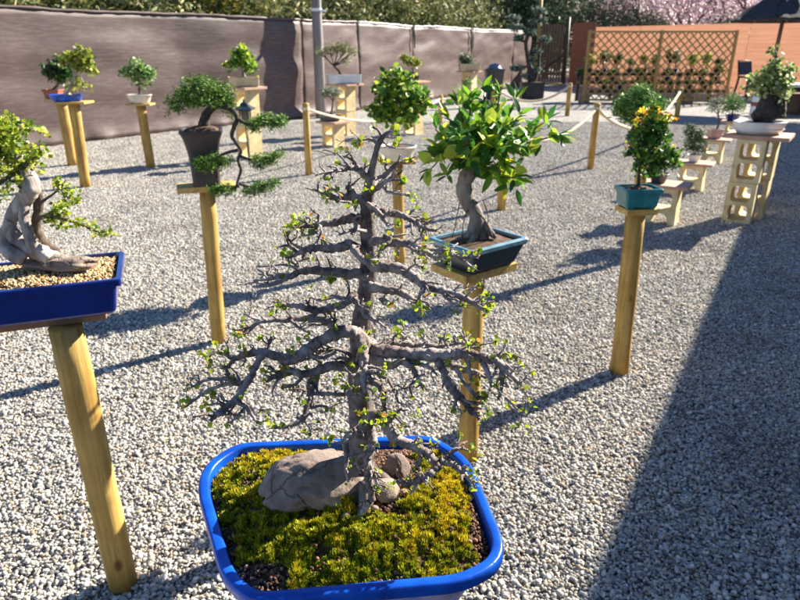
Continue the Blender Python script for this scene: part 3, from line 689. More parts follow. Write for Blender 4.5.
# ------------------------------------------------------------------ pots
def rect_outline(w, d, r=.012, n=3):
    pts = []
    for cx, cy, a0 in ((w / 2 - r, d / 2 - r, 0), (-w / 2 + r, d / 2 - r, 90), (-w / 2 + r, -d / 2 + r, 180), (w / 2 - r, -d / 2 + r, 270)):
        for k in range(n + 1): a = math.radians(a0 + 90 * k / n); pts.append((cx + r * math.cos(a), cy + r * math.sin(a)))
    return pts
def rect_pot(e, w, d, h, mat, taper=.82, lip=.012, z0=0.0, rz=0.0, rim_mat=None, foot=True, soil='soil', loc=(0, 0)):
    """rectangular bonsai pot, base at z0 of e; returns soil height"""
    def ol(sw, sd, z): return [(x, y, z) for x, y in rect_outline(sw, sd)]
    m = MB(); t = .012
    m.loft([ol(w * taper, d * taper, .008), ol(w * (taper + .02), d * (taper + .02), .014), ol(w - 2 * lip, d - 2 * lip, h - .022), ol(w, d, h - .019), ol(w, d, h - .003), ol(w - .006, d - .006, h), ol(w - 2 * t, d - 2 * t, h), ol(w - 2 * t - .006, d - 2 * t - .006, h - .012), ol(w * .88, d * .85, h - .03)])
    o = m.build('pot', mat, e); o.location = (loc[0], loc[1], z0); o.rotation_euler = (0, 0, rz)
    if rim_mat:
        m = MB(); m.loft([ol(w + .003, d + .003, h - .016), ol(w + .004, d + .004, h - .002), ol(w - .004, d - .004, h + .0025), ol(w - 2 * t - .002, d - 2 * t - .002, h + .0025), ol(w - 2 * t - .004, d - 2 * t - .004, h - .006)])
        me = m.mesh('rim'); bm = bmesh.new(); bm.from_mesh(me); bm.faces.ensure_lookup_table()
        bmesh.ops.delete(bm, geom=[f for f in bm.faces if len(f.verts) > 4], context='FACES'); bm.to_mesh(me); bm.free(); put('rim', me, rim_mat, o)
    if foot:
        for sx in (-1, 1):
            for sy in (-1, 1): MB().box((sx * w * taper * .36, sy * d * taper * .34, .005), (w * .16, d * .16, .0102)).build('foot', mat, o)
    n = 14; V = []; Fc = []
    for j in range(n + 1):
        for i in range(n + 1):
            u, v = i / n * 2 - 1, j / n * 2 - 1; V.append((u * (w / 2 - t - .002), v * (d / 2 - t - .002), h - .014 + .018 * (1 - u * u) * (1 - v * v) + .003 * noise.noise(Vector((i * .8, j * .8, w)))))
    Fc = [(j * (n + 1) + i, j * (n + 1) + i + 1, (j + 1) * (n + 1) + i + 1, (j + 1) * (n + 1) + i) for j in range(n) for i in range(n)]
    s = MB().add(V, Fc).build('soil', soil, o, True)
    return o
def round_pot(e, r, h, mat, z0=0.0, taper=.7, sx=1.0, sy=1.0, band=False, soil='soil'):
    m = MB(); pr = [(r * taper * .9, 0), (r * taper, .004), (r * taper * 1.02, h * .12), (r * (.5 + taper * .5) * 1.02, h * .5), (r * .97, h * .86), (r * 1.03, h * .9), (r * 1.03, h * .98), (r * .99, h), (r * .92, h), (r * .9, h * .93), (r * .86, h * .88)]
    if band: pr = [(r * taper, 0), (r * .93, h * .30), (r * .99, h * .42), (r * .93, h * .46), (r * .95, h * .52), (r * 1.02, h * .9), (r * 1.03, h * .98), (r, h), (r * .93, h), (r * .9, h * .9), (r * .85, h * .86)]
    o = m.lathe(pr, 36, sx, sy).build('pot', mat, e, True); o.location = (0, 0, z0)
    MB().lathe([(r * .92, h * .80), (r * .92, h * .86), (r * .6, h * .93), (r * .25, h * .97), (.004, h)], 24, sx, sy).build('soil', soil, o, True)
    return o

# ------------------------------------------------------------------ foliage on potted trees
def foliage(e, name, blobs, n, size, shape, cols, mat='leaf', tilt=.8, shell=.4, seed=0, clump=None, weights=None):
    rs = np.random.RandomState(seed + 100); 
    if clump:
        c, _ = ellipsoids(blobs, clump[0], shell, rs); P = clumped(c, n, clump[1], rs)
    else: P, _ = ellipsoids(blobs, n, shell, rs)
    me = leaves_mesh(name, P, size, shape, cols, tilt, .35, rs, weights)
    return put(name, me, mat, e, False, 'stuff', True)
def blobs_px(lst, Y):
    """(px, py, rx px, ry px[, dY]) -> ellipsoids in the world"""
    out = []
    for b in lst:
        dy = b[4] if len(b) > 4 else 0; c = A(b[0], b[1], Y + dy); k = M(Y + dy, c.z)
        out.append((c[:], (b[2] * k, (b[2] * .85) * k, b[3] * k)))
    return out
def path_px(lst, Y):
    """(px, py, r px[, dY]) -> (x, y, z, r)"""
    o = []
    for b in lst:
        dy = b[3] if len(b) > 3 else 0; c = A(b[0], b[1], Y + dy); o.append((c.x, c.y, c.z, b[2] * M(Y + dy, c.z)))
    return o
def trunk(e, paths, mat='bark_brown', knob=.1, sub=5, seg=9, name='trunk', seed=1):
    m = MB(); rg = random.Random(seed)
    for p in paths:
        q = smooth_path(p, sub); m.tube([v[:3] for v in q], [max(.0008, v[3]) for v in q], seg, knob, rg)
    return m.build(name, mat, e, True, None, 0, True)
def connect(base, blobs, rg, r0):
    """simple limbs from a fork point to the middle of each foliage blob"""
    out = []
    for c, r in blobs:
        c = Vector(c); b = Vector(base); mid = b.lerp(c, .5) + Vector((rg.uniform(-1, 1), rg.uniform(-1, 1), rg.uniform(-.5, 1))) * (c - b).length * .12
        out.append([(*b, r0), (*mid, r0 * .7), (*c, r0 * .35)])
        for _ in range(3):
            t = c + Vector((rg.uniform(-1, 1) * r[0], rg.uniform(-1, 1) * r[1], rg.uniform(-.4, .9) * r[2])) * .8
            out.append([(*mid, r0 * .5), (*(mid.lerp(t, .55)), r0 * .35), (*t, r0 * .15)])
    return out
def potted(loc, label, group=None, name='potted_bonsai', rz=0.0):
    return empty(name, tuple(loc), label, 'bonsai', group, rz)

# ------------------------------------------------------------------ the bare bonsai in the bright blue pot
RIMZ = 1.0; Y0 = .735
RIM_PX = []
_v = [(236, 442), (432, 434), (470, 458), (507, 545), (498, 566), (462, 583), (250, 602), (221, 576), (196, 487), (203, 464)]
for _i, (_x, _y) in enumerate(_v):
    for _n, _k in ((_v[_i - 1], 1), (None, 0), (_v[(_i + 1) % len(_v)], 1)):
        if _n is None: continue
        _l = math.hypot(_n[0] - _x, _n[1] - _y); _t = min(7 / _l, .4); RIM_PX.append((_x + (_n[0] - _x) * _t, _y + (_n[1] - _y) * _t))
def main_bonsai():
    base = Vector((-.087, .735, .89))
    st = pole_stand(base.x, base.y, .889, 'wooden pole stand under the bright blue pot with the leafless bonsai', .045, (.24, .18), 0)
    e = potted(base, 'leafless budding bonsai with gnarled grey branches in bright blue pot of moss')
    rim = [G(px, py, RIMZ) for px, py in RIM_PX]
    # even steps round the outline, then rounded a little at the corners
    cyc = rim + rim[:1]; cum = [0.0]
    for a, b in zip(cyc, cyc[1:]): cum.append(cum[-1] + (b - a).length)
    N0 = 120; ev = []
    for i in range(N0):
        t = cum[-1] * i / N0; k = max(j for j in range(len(rim)) if cum[j] <= t); f = (t - cum[k]) / (cum[k + 1] - cum[k]); ev.append(cyc[k].lerp(cyc[k + 1], f))
    for _ in range(2): ev = [(ev[i - 1] + ev[i] * 2 + ev[(i + 1) % N0]) / 4 for i in range(N0)]
    ol = ev
    cen = sum(ol, Vector()) / len(ol); n = len(ol)
    nor = []
    for i in range(n):
        d = (ol[(i + 2) % n] - ol[i - 2]).normalized(); k = Vector((d.y, -d.x, 0))
        nor.append(k if k.dot(ol[i] - cen) > 0 else -k)
    def off(ins, z): return [(p.x - k.x * ins, p.y - k.y * ins, z) for p, k in zip(ol, nor)]
    m = MB(); m.loft([off(.062, .892), off(.055, .90), off(.034, .95), off(.018, .972), off(.010, .978), off(.003, .981), off(.0, .984), off(.0, .9965), off(.0015, .9995), off(.004, 1.0005), off(.012, 1.0005), off(.0145, .9995), off(.016, .9965), off(.0175, .985), off(.022, .965), off(.03, .955)])
    pot = m.build('pot', 'blue_glaze', e, True, None, 0, True)
    for ang in (.6, 2.5, 3.8, 5.6):
        q = Vector((base.x + .10 * math.cos(ang), base.y + .075 * math.sin(ang), .8955)); MB().box(q, (.05, .04, .012)).build('foot', 'blue_glaze', pot, False, None, 0, True)
    inner = [Vector(p) for p in off(.017, 1)]
    angs = [math.atan2(p.y - cen.y, p.x - cen.x) for p in inner]; rads = [(p - Vector((cen.x, cen.y, 1))).length for p in inner]
    order = sorted(range(n), key=lambda i: angs[i]); aa = np.array([angs[i] for i in order]); ra = np.array([rads[i] for i in order])
    def R(th): return np.interp(th, aa, ra, period=2 * math.pi)
    def hz(x, y):
        th = np.arctan2(y - cen.y, x - cen.x); t = np.hypot(x - cen.x, y - cen.y) / R(th)
        return .983 + .034 * (1 - t ** 2.4) + .005 * np.sin(x * 60) * np.sin(y * 55) * (1 - t) + .010 * np.exp(-((x - .075) ** 2 + (y - .72) ** 2) / .0022) + .006 * np.exp(-((x + .03) ** 2 + (y - .62) ** 2) / .003)
    # soil sheet
    V = [(cen.x, cen.y, float(hz(cen.x + 1e-4, cen.y)) - .004)]; K, J = 48, 9
    for j in range(1, J + 1):
        for k in range(K):
            th = 2 * math.pi * k / K - math.pi; r = R(th) * j / J * .999; x, y = cen.x + r * math.cos(th), cen.y + r * math.sin(th); V.append((x, y, float(hz(x, y)) - .004))
    Fc = [(0, 1 + k, 1 + (k + 1) % K) for k in range(K)] + [(1 + (j - 1) * K + k, 1 + j * K + k, 1 + j * K + (k + 1) % K, 1 + (j - 1) * K + (k + 1) % K) for j in range(1, J) for k in range(K)]
    MB().add(V, Fc).build('soil', 'soil', e, True, None, 0, True)
    rs = np.random.RandomState(21)
    def scatter(nn):
        th = rs.uniform(-math.pi, math.pi, nn); r = np.sqrt(rs.uniform(0, 1, nn)) * R(th) * .985
        x, y = cen.x + r * np.cos(th), cen.y + r * np.sin(th); return x, y, hz(x, y), r / R(th)
    def bare(px, py):                       # where the soil shows: front left corner, right edge, under the trunk
        b = ((px - 262) / 36) ** 2 + ((py - 582) / 18) ** 2 < 1
        b |= ((px - 484) / 14) ** 2 + ((py - 528) / 34) ** 2 < 1
        b |= ((px - 378) / 44) ** 2 + ((py - 478) / 36) ** 2 < 1
        b |= ((px - 216) / 9) ** 2 + ((py - 470) / 16) ** 2 < 1
        b |= ((px - 230) / 10) ** 2 + ((py - 552) / 24) ** 2 < 1
        b |= ((px - 420) / 40) ** 2 + ((py - 448) / 9) ** 2 < 1
        return b
    # crumbs of soil
    x, y, z, t = scatter(9000); pp = np.array([proj((a, b, c)) for a, b, c in zip(x, y, z)]); bm_ = bare(pp[:, 0], pp[:, 1]) | (t > .955)
    keep = bm_ | (rs.uniform(0, 1, len(x)) < .12); x, y, z = x[keep], y[keep], z[keep]; k = len(x)
    a = rs.uniform(.0014, .0042, k); S = np.stack([a, a * .8, a * .7], 1)
    me = stones_mesh('soil_crumbs', np.column_stack([x, y, z]), S, [(.10, .05, .03), (.17, .085, .05), (.24, .13, .08), (.055, .035, .025), (.3, .2, .14)], ICO1, [.3, .3, .15, .2, .05], 1, .2, rs)
    put('soil_crumbs', me, 'grain', e, True, 'stuff', True)
    # moss: tiny upright sprigs
    x, y, z, t = scatter(46000); pp = np.array([proj((a, b, c)) for a, b, c in zip(x, y, z)])
    nz = np.array([noise.noise(Vector((a * 34, b * 34, 0))) + 1.0 * noise.noise(Vector((a * 95, b * 95, 5))) + .5 * noise.noise(Vector((a * 230, b * 230, 8))) for a, b in zip(x, y)])
    keep = ~bare(pp[:, 0] + 8 * nz, pp[:, 1] + 8 * nz) & (t < .985 + .02 * nz) & (nz > -.62); x, y, z, nz, pp = x[keep], y[keep], z[keep], nz[keep], pp[keep]; k = len(x)
    gold = np.clip(np.exp(-(((pp[:, 0] - 285) / 70) ** 2 + ((pp[:, 1] - 452) / 15) ** 2)) * 1.2 + np.exp(-(((pp[:, 0] - 452) / 26) ** 2 + ((pp[:, 1] - 500) / 36) ** 2)) * .85 + .22 + .55 * nz + .5 * np.array([noise.noise(Vector((a * 22, b * 22, 14))) for a, b in zip(x, y)]), 0, 1)
    green = np.array([.26, .34, .012]); yel = np.array([.66, .50, .02]); ora = np.array([.40, .19, .03]); dk = np.array([.05, .09, .012])
    T = green[None] * (1 - gold[:, None]) + yel[None] * gold[:, None]
    q = rs.uniform(0, 1, (k, 1)); T = np.where(q > .93, ora[None], T); T = np.where(q < .12, dk[None], T); T = np.where((q > .12) & (q < .3), np.array([.34, .40, .02])[None], T)
    T *= .9 * (1 + .42 * rs.uniform(-1, 1, (k, 1)))
    hgt = (.0026 + .0046 * np.clip(.45 + nz, 0, 1.3)) * rs.uniform(.7, 1.25, k)
    nb = 4; VV = []; 
    dirs = rs.uniform(0, 2 * math.pi, (k, nb)); lean = rs.uniform(.25, 1.0, (k, nb))
    O = np.column_stack([x, y, z - .003 + .0055 * np.clip(nz, -.7, 1)])
    tip = O[:, None, :] + np.stack([np.cos(dirs) * lean * hgt[:, None] * .8, np.sin(dirs) * lean * hgt[:, None] * .8, hgt[:, None] * (1.25 - .5 * lean) + .002], -1)
    sd = np.stack([-np.sin(dirs), np.cos(dirs), np.zeros_like(dirs)], -1) * .0009
    mid = O[:, None, :] * .45 + tip * .55
    W = np.stack([np.broadcast_to(O[:, None, :], tip.shape), mid + sd, tip, mid - sd], 2).reshape(-1, 3)
    Fm = np.arange(len(W)).reshape(-1, 4); TT = np.repeat(T, nb * 4, axis=0); TT = TT * np.tile(np.array([.6, .95, 1.1, .95]), k * nb)[:, None]
    put('moss', np_mesh('moss', W, Fm, TT), 'needle', e, False, 'stuff', True)
    # rocks
    def rock(px, py, Y, rx, ry, rz, sd, rot=0, sub=5):
        bm = bmesh.new(); bmesh.ops.create_icosphere(bm, subdivisions=sub, radius=1)
        for v in bm.verts:
            c = v.co.copy(); f = 1 + .26 * noise.noise(c * 1.3 + Vector((sd, 0, 0))) + .12 * noise.noise(c * 3.1 + Vector((0, sd, 0))) + .05 * noise.noise(c * 8 + Vector((0, 0, sd))) - .13 * max(0, .22 - abs(noise.noise(c * 1.9 + Vector((sd, sd, 0))))) / .22 + .03 * noise.noise(c * 16)
            for pn, dd in ((Vector((.5, -.7, .5)), .78), (Vector((-.5, -.6, .62)), .80), (Vector((.1, .3, .95)), .76), (Vector((-.9, .1, .4)), .86), (Vector((.8, .2, .5)), .82)):
                pn = pn.normalized(); s = c.dot(pn) * f
                if s > dd: c -= pn * ((s - dd) * .75)
            v.co = Vector((c.x * f * rx, c.y * f * ry, c.z * f * rz))
        me = bpy.data.meshes.new('rock'); bm.to_mesh(me); bm.free(); me.transform(Matrix.Rotation(rot, 4, 'Z'))
        c = A(px, py, Y); me.transform(Matrix.Translation(c)); return put('rock', me, 'rock', e, True, None, True)
    rock(318, 479, .745, .080, .05, .040, 3.3, .12); rock(396, 467, .79, .02, .018, .026, 8.1, .4, 3); rock(385, 490, .735, .021, .018, .018, 5.7, 0, 3)
    for px, py, Y in ((352, 509, .70), (346, 515, .69), (404, 492, .73), (416, 488, .745), (375, 508, .705)): rock(px, py, Y, .006, .005, .004, px * .1, 0, 2)
    # trunk and branches, traced from the photograph; last number of each point: depth relative to the trunk
    rg = random.Random(5)
    TR = [(367, 506, 11, .0), (365, 490, 11, .01), (362, 468, 12, .02), (361, 445, 12.5, .02), (361, 415, 12, .014), (359, 385, 11, .01), (360, 350, 10.5, .01), (362, 320, 9.5, .01), (366, 292, 8.6, .01), (369, 262, 8.0, .005), (368, 236, 7.4, .005), (367, 212, 7.0, 0), (368, 193, 6.2, 0), (371, 176, 4.6, 0), (375, 158, 3.4, 0), (379, 143, 2.8, 0), (386, 134, 2.2, 0), (393, 131, 1.2, 0)]
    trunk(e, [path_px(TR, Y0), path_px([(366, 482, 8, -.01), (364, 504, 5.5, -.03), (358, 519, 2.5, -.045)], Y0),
              path_px([(368, 480, 8, 0), (384, 497, 4.5, -.01), (402, 499, 2, -.012)], Y0), path_px([(366, 468, 8, .02), (384, 478, 5, .03), (398, 484, 2, .03)], Y0)], 'bark_shaded', .10, 6, 16, 'trunk', 3)
    BR = [
     # top
     [[(378, 144, 2, 0), (370, 139, 1.6, -.005), (362, 140, 1.2, -.012), (358, 144, .8, -.016)], [(382, 137, 1.6, 0), (378, 130, 1.3, .004), (374, 128, .8, .006)], [(385, 136, 1.5, 0), (392, 138, 1.2, -.01), (398, 137, .8, -.015)], [(383, 142, 1.3, 0), (390, 147, 1.0, -.014), (396, 148, .7, -.02)]],
     [[(371, 182, 4, 0), (361, 172, 3.2, -.006), (352, 168, 2.6, -.01), (343, 170, 2.2, -.014), (333, 171, 1.8, -.018), (326, 174, 1.4, -.022), (323, 179, 1, -.025)], [(361, 172, 2.4, -.006), (355, 163, 2, .01), (348, 157, 1.6, .02), (341, 156, 1.2, .026), (336, 153, .9, .03)], [(349, 168, 1.8, -.012), (345, 161, 1.4, -.006), (337, 153, 1, 0)], [(364, 172, 1.2, 0), (365, 165, 1, .003), (367, 160, .6, .004)]],
     [[(372, 186, 3.6, 0), (379, 180, 3.0, .012), (388, 172, 2.5, .024), (396, 164, 2, .032), (404, 160, 1.2, .036)], [(372, 190, 3.4, 0), (380, 186, 3, -.01), (387, 181, 2.2, -.016), (401, 180, 1.3, -.02)], [(383, 186, 2, -.01), (389, 192, 1.8, -.02), (402, 194, 1.4, -.026), (412, 196, .9, -.03)]],
     # upper left
     [[(366, 202, 5, 0), (357, 199, 4.8, -.006), (347, 197, 4, -.012), (338, 199, 2.6, -.02), (330, 196, 1.8, -.026), (321, 193, 1.2, -.03), (314, 189, .8, -.034)], [(352, 197, 4.2, -.01), (351, 190, 3.6, -.006), (350, 184, 2.6, -.004)], [(344, 196, 1.8, -.014), (335, 190, 1.4, -.006), (326, 190, .9, 0)], [(357, 203, 1.6, -.01), (345, 202, 1.4, -.03), (338, 201, .9, -.04)]],
     [[(366, 222, 5.5, 0), (355, 218, 5, -.004), (340, 221, 4.4, -.008), (325, 223, 3.8, -.012), (312, 225, 3, -.016), (302, 227, 1.8, -.02), (292, 227, 1, -.025)], [(354, 217, 2.6, -.01), (356, 226, 2.2, -.022), (351, 234, 1.2, -.03)], [(318, 224, 2.2, -.014), (311, 219, 1.6, -.005), (305, 217, 1, .004)], [(320, 226, 2.2, -.02), (314, 233, 1.6, -.03), (301, 236, 1, -.036)], [(366, 231, 2, -.01), (352, 230, 1.8, -.03), (339, 235, 1, -.042)], [(312, 226, 1.6, -.016), (304, 222, 1.2, 0), (298, 219, .8, .01)]],
     [[(367, 258, 6, 0), (354, 247, 5.4, -.012), (346, 245, 5, -.016), (330, 249, 4, -.022), (315, 248, 3.6, -.026), (304, 251, 3, -.03), (293, 256, 1.8, -.036), (285, 258, 1, -.04)], [(303, 249, 2.2, -.028), (292, 243, 1.8, -.02), (285, 235, 1.2, -.014)], [(298, 253, 2, -.03), (288, 246, 1.5, -.03), (278, 247, 1, -.034)], [(352, 246, 4, -.014), (358, 254, 3.6, -.03), (365, 262, 3, -.04), (377, 264, 2, -.044)]],
     [[(365, 274, 6, 0), (350, 274, 5, -.012), (335, 272, 4.6, -.02), (318, 270, 4.2, -.028), (302, 271, 3.8, -.034), (288, 278, 3, -.044), (270, 285, 2.2, -.054), (252, 287, 1.1, -.06)], [(302, 270, 2, -.034), (286, 265, 1.6, -.026), (268, 266, 1.2, -.02), (258, 267, .8, -.018)], [(292, 275, 2.4, -.04), (274, 278, 2, -.044), (253, 281, 1.1, -.05)], [(300, 270, 1.6, -.03), (298, 262, 1.3, -.024), (310, 258, .9, -.02)], [(280, 278, 1.6, -.046), (268, 275, 1.2, -.04), (258, 274, .8, -.036)], [(322, 274, 1.8, -.028), (320, 280, 1, -.034)]],
     [[(361, 302, 5.6, 0), (354, 297, 5, -.018), (345, 303, 4.4, -.026), (335, 308, 4, -.03), (318, 310, 3.6, -.036), (300, 306, 3, -.04), (286, 305, 2.2, -.044), (273, 302, 1.1, -.046)], [(346, 300, 2.2, -.02), (334, 296, 1.8, 0), (320, 300, 1.4, .01), (310, 297, .9, .016)], [(355, 298, 3.4, -.022), (361, 308, 3, -.034), (368, 317, 2.6, -.04), (378, 322, 1.6, -.044), (386, 328, 1, -.048)], [(322, 309, 1.8, -.036), (314, 316, 1.4, -.046), (304, 318, .9, -.05)]],
     [[(360, 330, 5.6, 0), (345, 333, 5, -.016), (336, 330, 4.4, -.022), (328, 323, 3.8, -.024), (308, 318, 3.4, -.028), (286, 320, 3, -.034), (264, 321, 2.4, -.04), (250, 327, 1.8, -.046), (235, 331, 1, -.052)], [(262, 321, 1.8, -.04), (252, 318, 1.3, -.034), (244, 313, .8, -.028)], [(290, 320, 1.8, -.034), (298, 327, 1.4, -.05), (307, 332, .9, -.056)], [(256, 325, 1.6, -.042), (248, 332, 1.2, -.052), (240, 336, .8, -.058)]],
     # big lower left limb arching over to the camera side
     [[(362, 360, 7, -.005), (364, 345, 7, -.02), (358, 334, 6.8, -.03), (346, 331, 6.6, -.038), (331, 336, 6.2, -.046), (316, 344, 6, -.054), (303, 353, 6, -.06), (290, 361, 5.2, -.066), (278, 356, 4.6, -.068), (262, 352, 4.2, -.072), (246, 355, 3.6, -.078), (232, 358, 2.6, -.082), (224, 352, 1.4, -.08)],
      [(266, 351, 3.6, -.07), (259, 361, 3.6, -.086), (249, 379, 3.6, -.1), (238, 397, 3.6, -.114), (227, 406, 3.4, -.122), (218, 414, 3.2, -.13), (210, 421, 2.2, -.136)], [(243, 383, 2.4, -.1), (226, 379, 2.2, -.096), (207, 380, 2, -.094), (190, 388, 1.2, -.098)], [(240, 384, 2.4, -.1), (222, 385, 2, -.106), (204, 393, 1.8, -.114), (192, 402, 1.4, -.12), (184, 408, .9, -.124)], [(233, 401, 2.6, -.116), (245, 406, 2.4, -.126), (252, 415, 2, -.134), (257, 423, 1.2, -.14)], [(246, 407, 2, -.124), (239, 414, 1.6, -.132), (230, 423, 1, -.14)], [(265, 350, 2, -.068), (270, 341, 1.6, -.05), (272, 334, 1, -.04)], [(236, 357, 1.8, -.08), (230, 364, 1.4, -.09), (226, 372, .8, -.098)], [(228, 405, 1.8, -.122), (217, 404, 1.3, -.116), (206, 405, .8, -.114)]],
     [[(361, 368, 6, -.01), (345, 367, 5.4, -.03), (330, 366, 5, -.044), (317, 371, 4.8, -.056), (303, 374, 4.2, -.066), (290, 370, 3.6, -.07), (278, 374, 2.6, -.076), (266, 382, 1.4, -.084)], [(318, 371, 4, -.056), (312, 381, 4, -.068), (310, 392, 3.8, -.08), (309, 403, 3.4, -.09), (303, 418, 3, -.104), (289, 426, 2.2, -.112), (274, 428, 1.2, -.116)], [(311, 408, 1.8, -.094), (322, 406, 1.5, -.092), (333, 409, 1, -.094)], [(310, 393, 2.2, -.08), (328, 394, 2, -.078), (344, 395, 1.9, -.076), (356, 391, 1.6, -.072), (366, 391, 1.2, -.07)], [(318, 378, 2.2, -.062), (316, 388, 1.8, -.074), (322, 396, 1.2, -.08)], [(290, 371, 2, -.07), (277, 381, 1.6, -.08), (272, 392, 1, -.088)], [(305, 375, 1.6, -.066), (296, 384, 1.4, -.076), (284, 388, .9, -.08)], [(302, 419, 1.4, -.104), (308, 426, 1.1, -.11), (311, 434, .7, -.114)]],
     [[(335, 352, 2.2, -.04), (324, 358, 2, -.05), (312, 357, 1.7, -.056), (300, 362, 1, -.062)], [(352, 356, 2.4, -.02), (340, 350, 2, -.03), (326, 350, 1.6, -.036), (314, 355, 1, -.04)], [(350, 360, 2, -.03), (338, 358, 1.6, -.04), (334, 366, 1, -.05)]],
     # limb falling down the front of the trunk
     [[(359, 336, 5.6, -.03), (363, 348, 5.2, -.042), (364, 360, 4.8, -.052), (364, 374, 4.2, -.062), (364, 386, 3, -.07), (368, 400, 1.4, -.078)], [(364, 376, 2.6, -.062), (373, 381, 3.4, -.07), (380, 387, 3.6, -.078), (384, 398, 3, -.086), (383, 410, 1.8, -.092)], [(366, 370, 2.2, -.06), (378, 374, 2, -.064), (388, 380, 1.8, -.07), (394, 392, 1.6, -.08), (399, 404, 1, -.088)], [(365, 366, 2, -.056), (376, 368, 1.6, -.06), (386, 372, 1, -.066)]],
     # right side, from the top down
     [[(368, 205, 4.4, 0), (378, 210, 4, -.012), (388, 213, 3.7, -.016), (399, 214, 3.4, -.02), (409, 219, 3, -.026), (422, 227, 2.4, -.032), (437, 231, 1.2, -.036)], [(368, 204, 2.4, -.01), (378, 212, 2.4, -.03), (384, 220, 2, -.038), (389, 227, 1.2, -.044)], [(409, 218, 1.5, -.024), (411, 212, 1.2, -.016), (415, 209, .7, -.012)], [(424, 227, 1.4, -.032), (426, 221, 1, -.026)]],
     [[(369, 243, 5, 0), (380, 240, 4.6, -.01), (390, 243, 4.2, -.016), (404, 243, 4, -.02), (418, 248, 3.6, -.026), (430, 254, 3, -.032), (437, 260, 1.6, -.04)], [(420, 248, 2.6, -.026), (434, 250, 2.4, -.026), (447, 251, 2, -.028), (460, 258, 1.6, -.032), (474, 268, .9, -.038)], [(385, 236, 2.6, -.014), (391, 240, 2.4, -.024), (381, 250, 2, -.034), (378, 258, 1.2, -.04)], [(448, 253, 1.2, -.028), (451, 260, 1, -.036), (449, 266, .6, -.04)], [(461, 258, 1.2, -.032), (470, 258, 1, -.03), (479, 257, .6, -.028)], [(404, 244, 2, -.022), (414, 250, 1.6, -.034), (424, 258, 1, -.04)]],
     [[(369, 264, 6.4, 0), (382, 267, 6, -.012), (398, 268, 5.6, -.02), (412, 276, 5.2, -.028), (425, 285, 4.6, -.036), (440, 290, 4.2, -.042), (456, 295, 3.6, -.048), (472, 302, 2.8, -.054), (486, 312, 1.2, -.062)], [(424, 285, 3.2, -.036), (421, 296, 2.6, -.05), (420, 306, 1.6, -.058), (421, 314, .9, -.064)], [(440, 291, 2, -.044), (450, 301, 1.7, -.056), (458, 313, 1, -.066)], [(472, 301, 1.6, -.054), (480, 297, 1.2, -.046), (489, 295, .7, -.042)], [(478, 306, 1.6, -.058), (484, 302, 1.2, -.05), (493, 303, .8, -.048)], [(456, 295, 1.4, -.046), (464, 290, 1.1, -.036), (470, 289, .7, -.03)]],
     [[(366, 287, 5.6, 0), (379, 288, 5, -.012), (397, 291, 4.2, -.022), (409, 297, 3.4, -.03), (419, 304, 2.2, -.038), (430, 309, 1.1, -.044)], [(380, 299, 2, -.02), (387, 301, 1.6, -.03), (392, 305, .9, -.036)]],
     [[(362, 346, 8.4, -.005), (376, 350, 7.6, -.016), (392, 352, 7, -.026), (410, 354, 6.8, -.034), (428, 355, 6.6, -.04), (446, 355, 6.2, -.046), (462, 353, 5.8, -.05), (478, 356, 5.2, -.056), (490, 359, 4.8, -.06), (500, 364, 3.8, -.066), (510, 374, 2.8, -.074), (518, 383, 2.2, -.08), (524, 391, 1.6, -.086), (530, 401, .9, -.092)],
      [(433, 356, 4.4, -.042), (441, 366, 4.4, -.054), (447, 380, 4.6, -.068), (455, 392, 4.2, -.08), (464, 401, 3.6, -.088), (471, 411, 2.8, -.096), (480, 419, 1.4, -.104)], [(452, 390, 2, -.078), (456, 400, 1.8, -.088), (452, 411, 1.2, -.096)], [(466, 356, 2.8, -.052), (469, 368, 2.4, -.064), (471, 381, 1.4, -.074)], [(480, 358, 3, -.056), (486, 368, 2.8, -.066), (490, 379, 2.2, -.076), (491, 388, 1.2, -.084)], [(501, 366, 2.8, -.066), (502, 378, 2.4, -.076), (501, 390, 2, -.086), (498, 400, 1, -.092)], [(455, 368, 2.2, -.06), (464, 382, 2.2, -.072), (473, 393, 1.9, -.082), (479, 400, 1.1, -.088)], [(517, 384, 1.4, -.08), (524, 380, 1.1, -.076), (527, 375, .7, -.07)], [(493, 358, 2, -.058), (505, 353, 1.8, -.05), (514, 356, 1.5, -.048), (518, 363, .9, -.05)], [(505, 398, 1.4, -.09), (514, 406, 1.3, -.098), (521, 412, 1, -.104), (526, 409, .7, -.104)], [(514, 406, 1.2, -.098), (519, 414, 1, -.106), (520, 420, .6, -.11)], [(462, 400, 1.4, -.088), (474, 403, 1.3, -.09), (485, 404, .8, -.092)]],
     [[(362, 338, 5, .01), (378, 345, 4.4, .02), (394, 344, 4, .026), (412, 344, 3.6, .032), (430, 346, 3, .036), (446, 345, 2, .04), (456, 340, 1.1, .044)], [(412, 344, 2, .032), (404, 337, 1.6, .038), (399, 332, 1, .044)], [(430, 345, 1.8, .036), (424, 339, 1.5, .042), (420, 334, .9, .048)], [(446, 345, 2, .04), (462, 343, 1.8, .042), (471, 348, 1.4, .038), (484, 344, 1, .04), (496, 342, .7, .044)], [(470, 350, 2.2, -.03), (466, 340, 1.8, -.01), (460, 336, 1.1, 0)], [(450, 350, 2, -.02), (444, 340, 1.6, 0), (438, 337, .9, .01)]],
     [[(364, 354, 5.6, -.01), (378, 362, 5.2, -.03), (390, 366, 4.2, -.04), (402, 362, 3.4, -.042), (412, 368, 2.8, -.05), (418, 378, 2.2, -.06), (422, 388, 1.2, -.068)], [(402, 363, 2.2, -.042), (418, 364, 2, -.044), (430, 368, 1.7, -.05), (438, 376, 1.1, -.058)], [(444, 364, 3.4, -.02), (460, 368, 3.6, -.03), (474, 372, 3, -.04), (486, 378, 1.8, -.05)], [(418, 380, 1.6, -.06), (410, 386, 1.3, -.068), (412, 396, .8, -.076)]],
     # lowest right limb over the pot rim
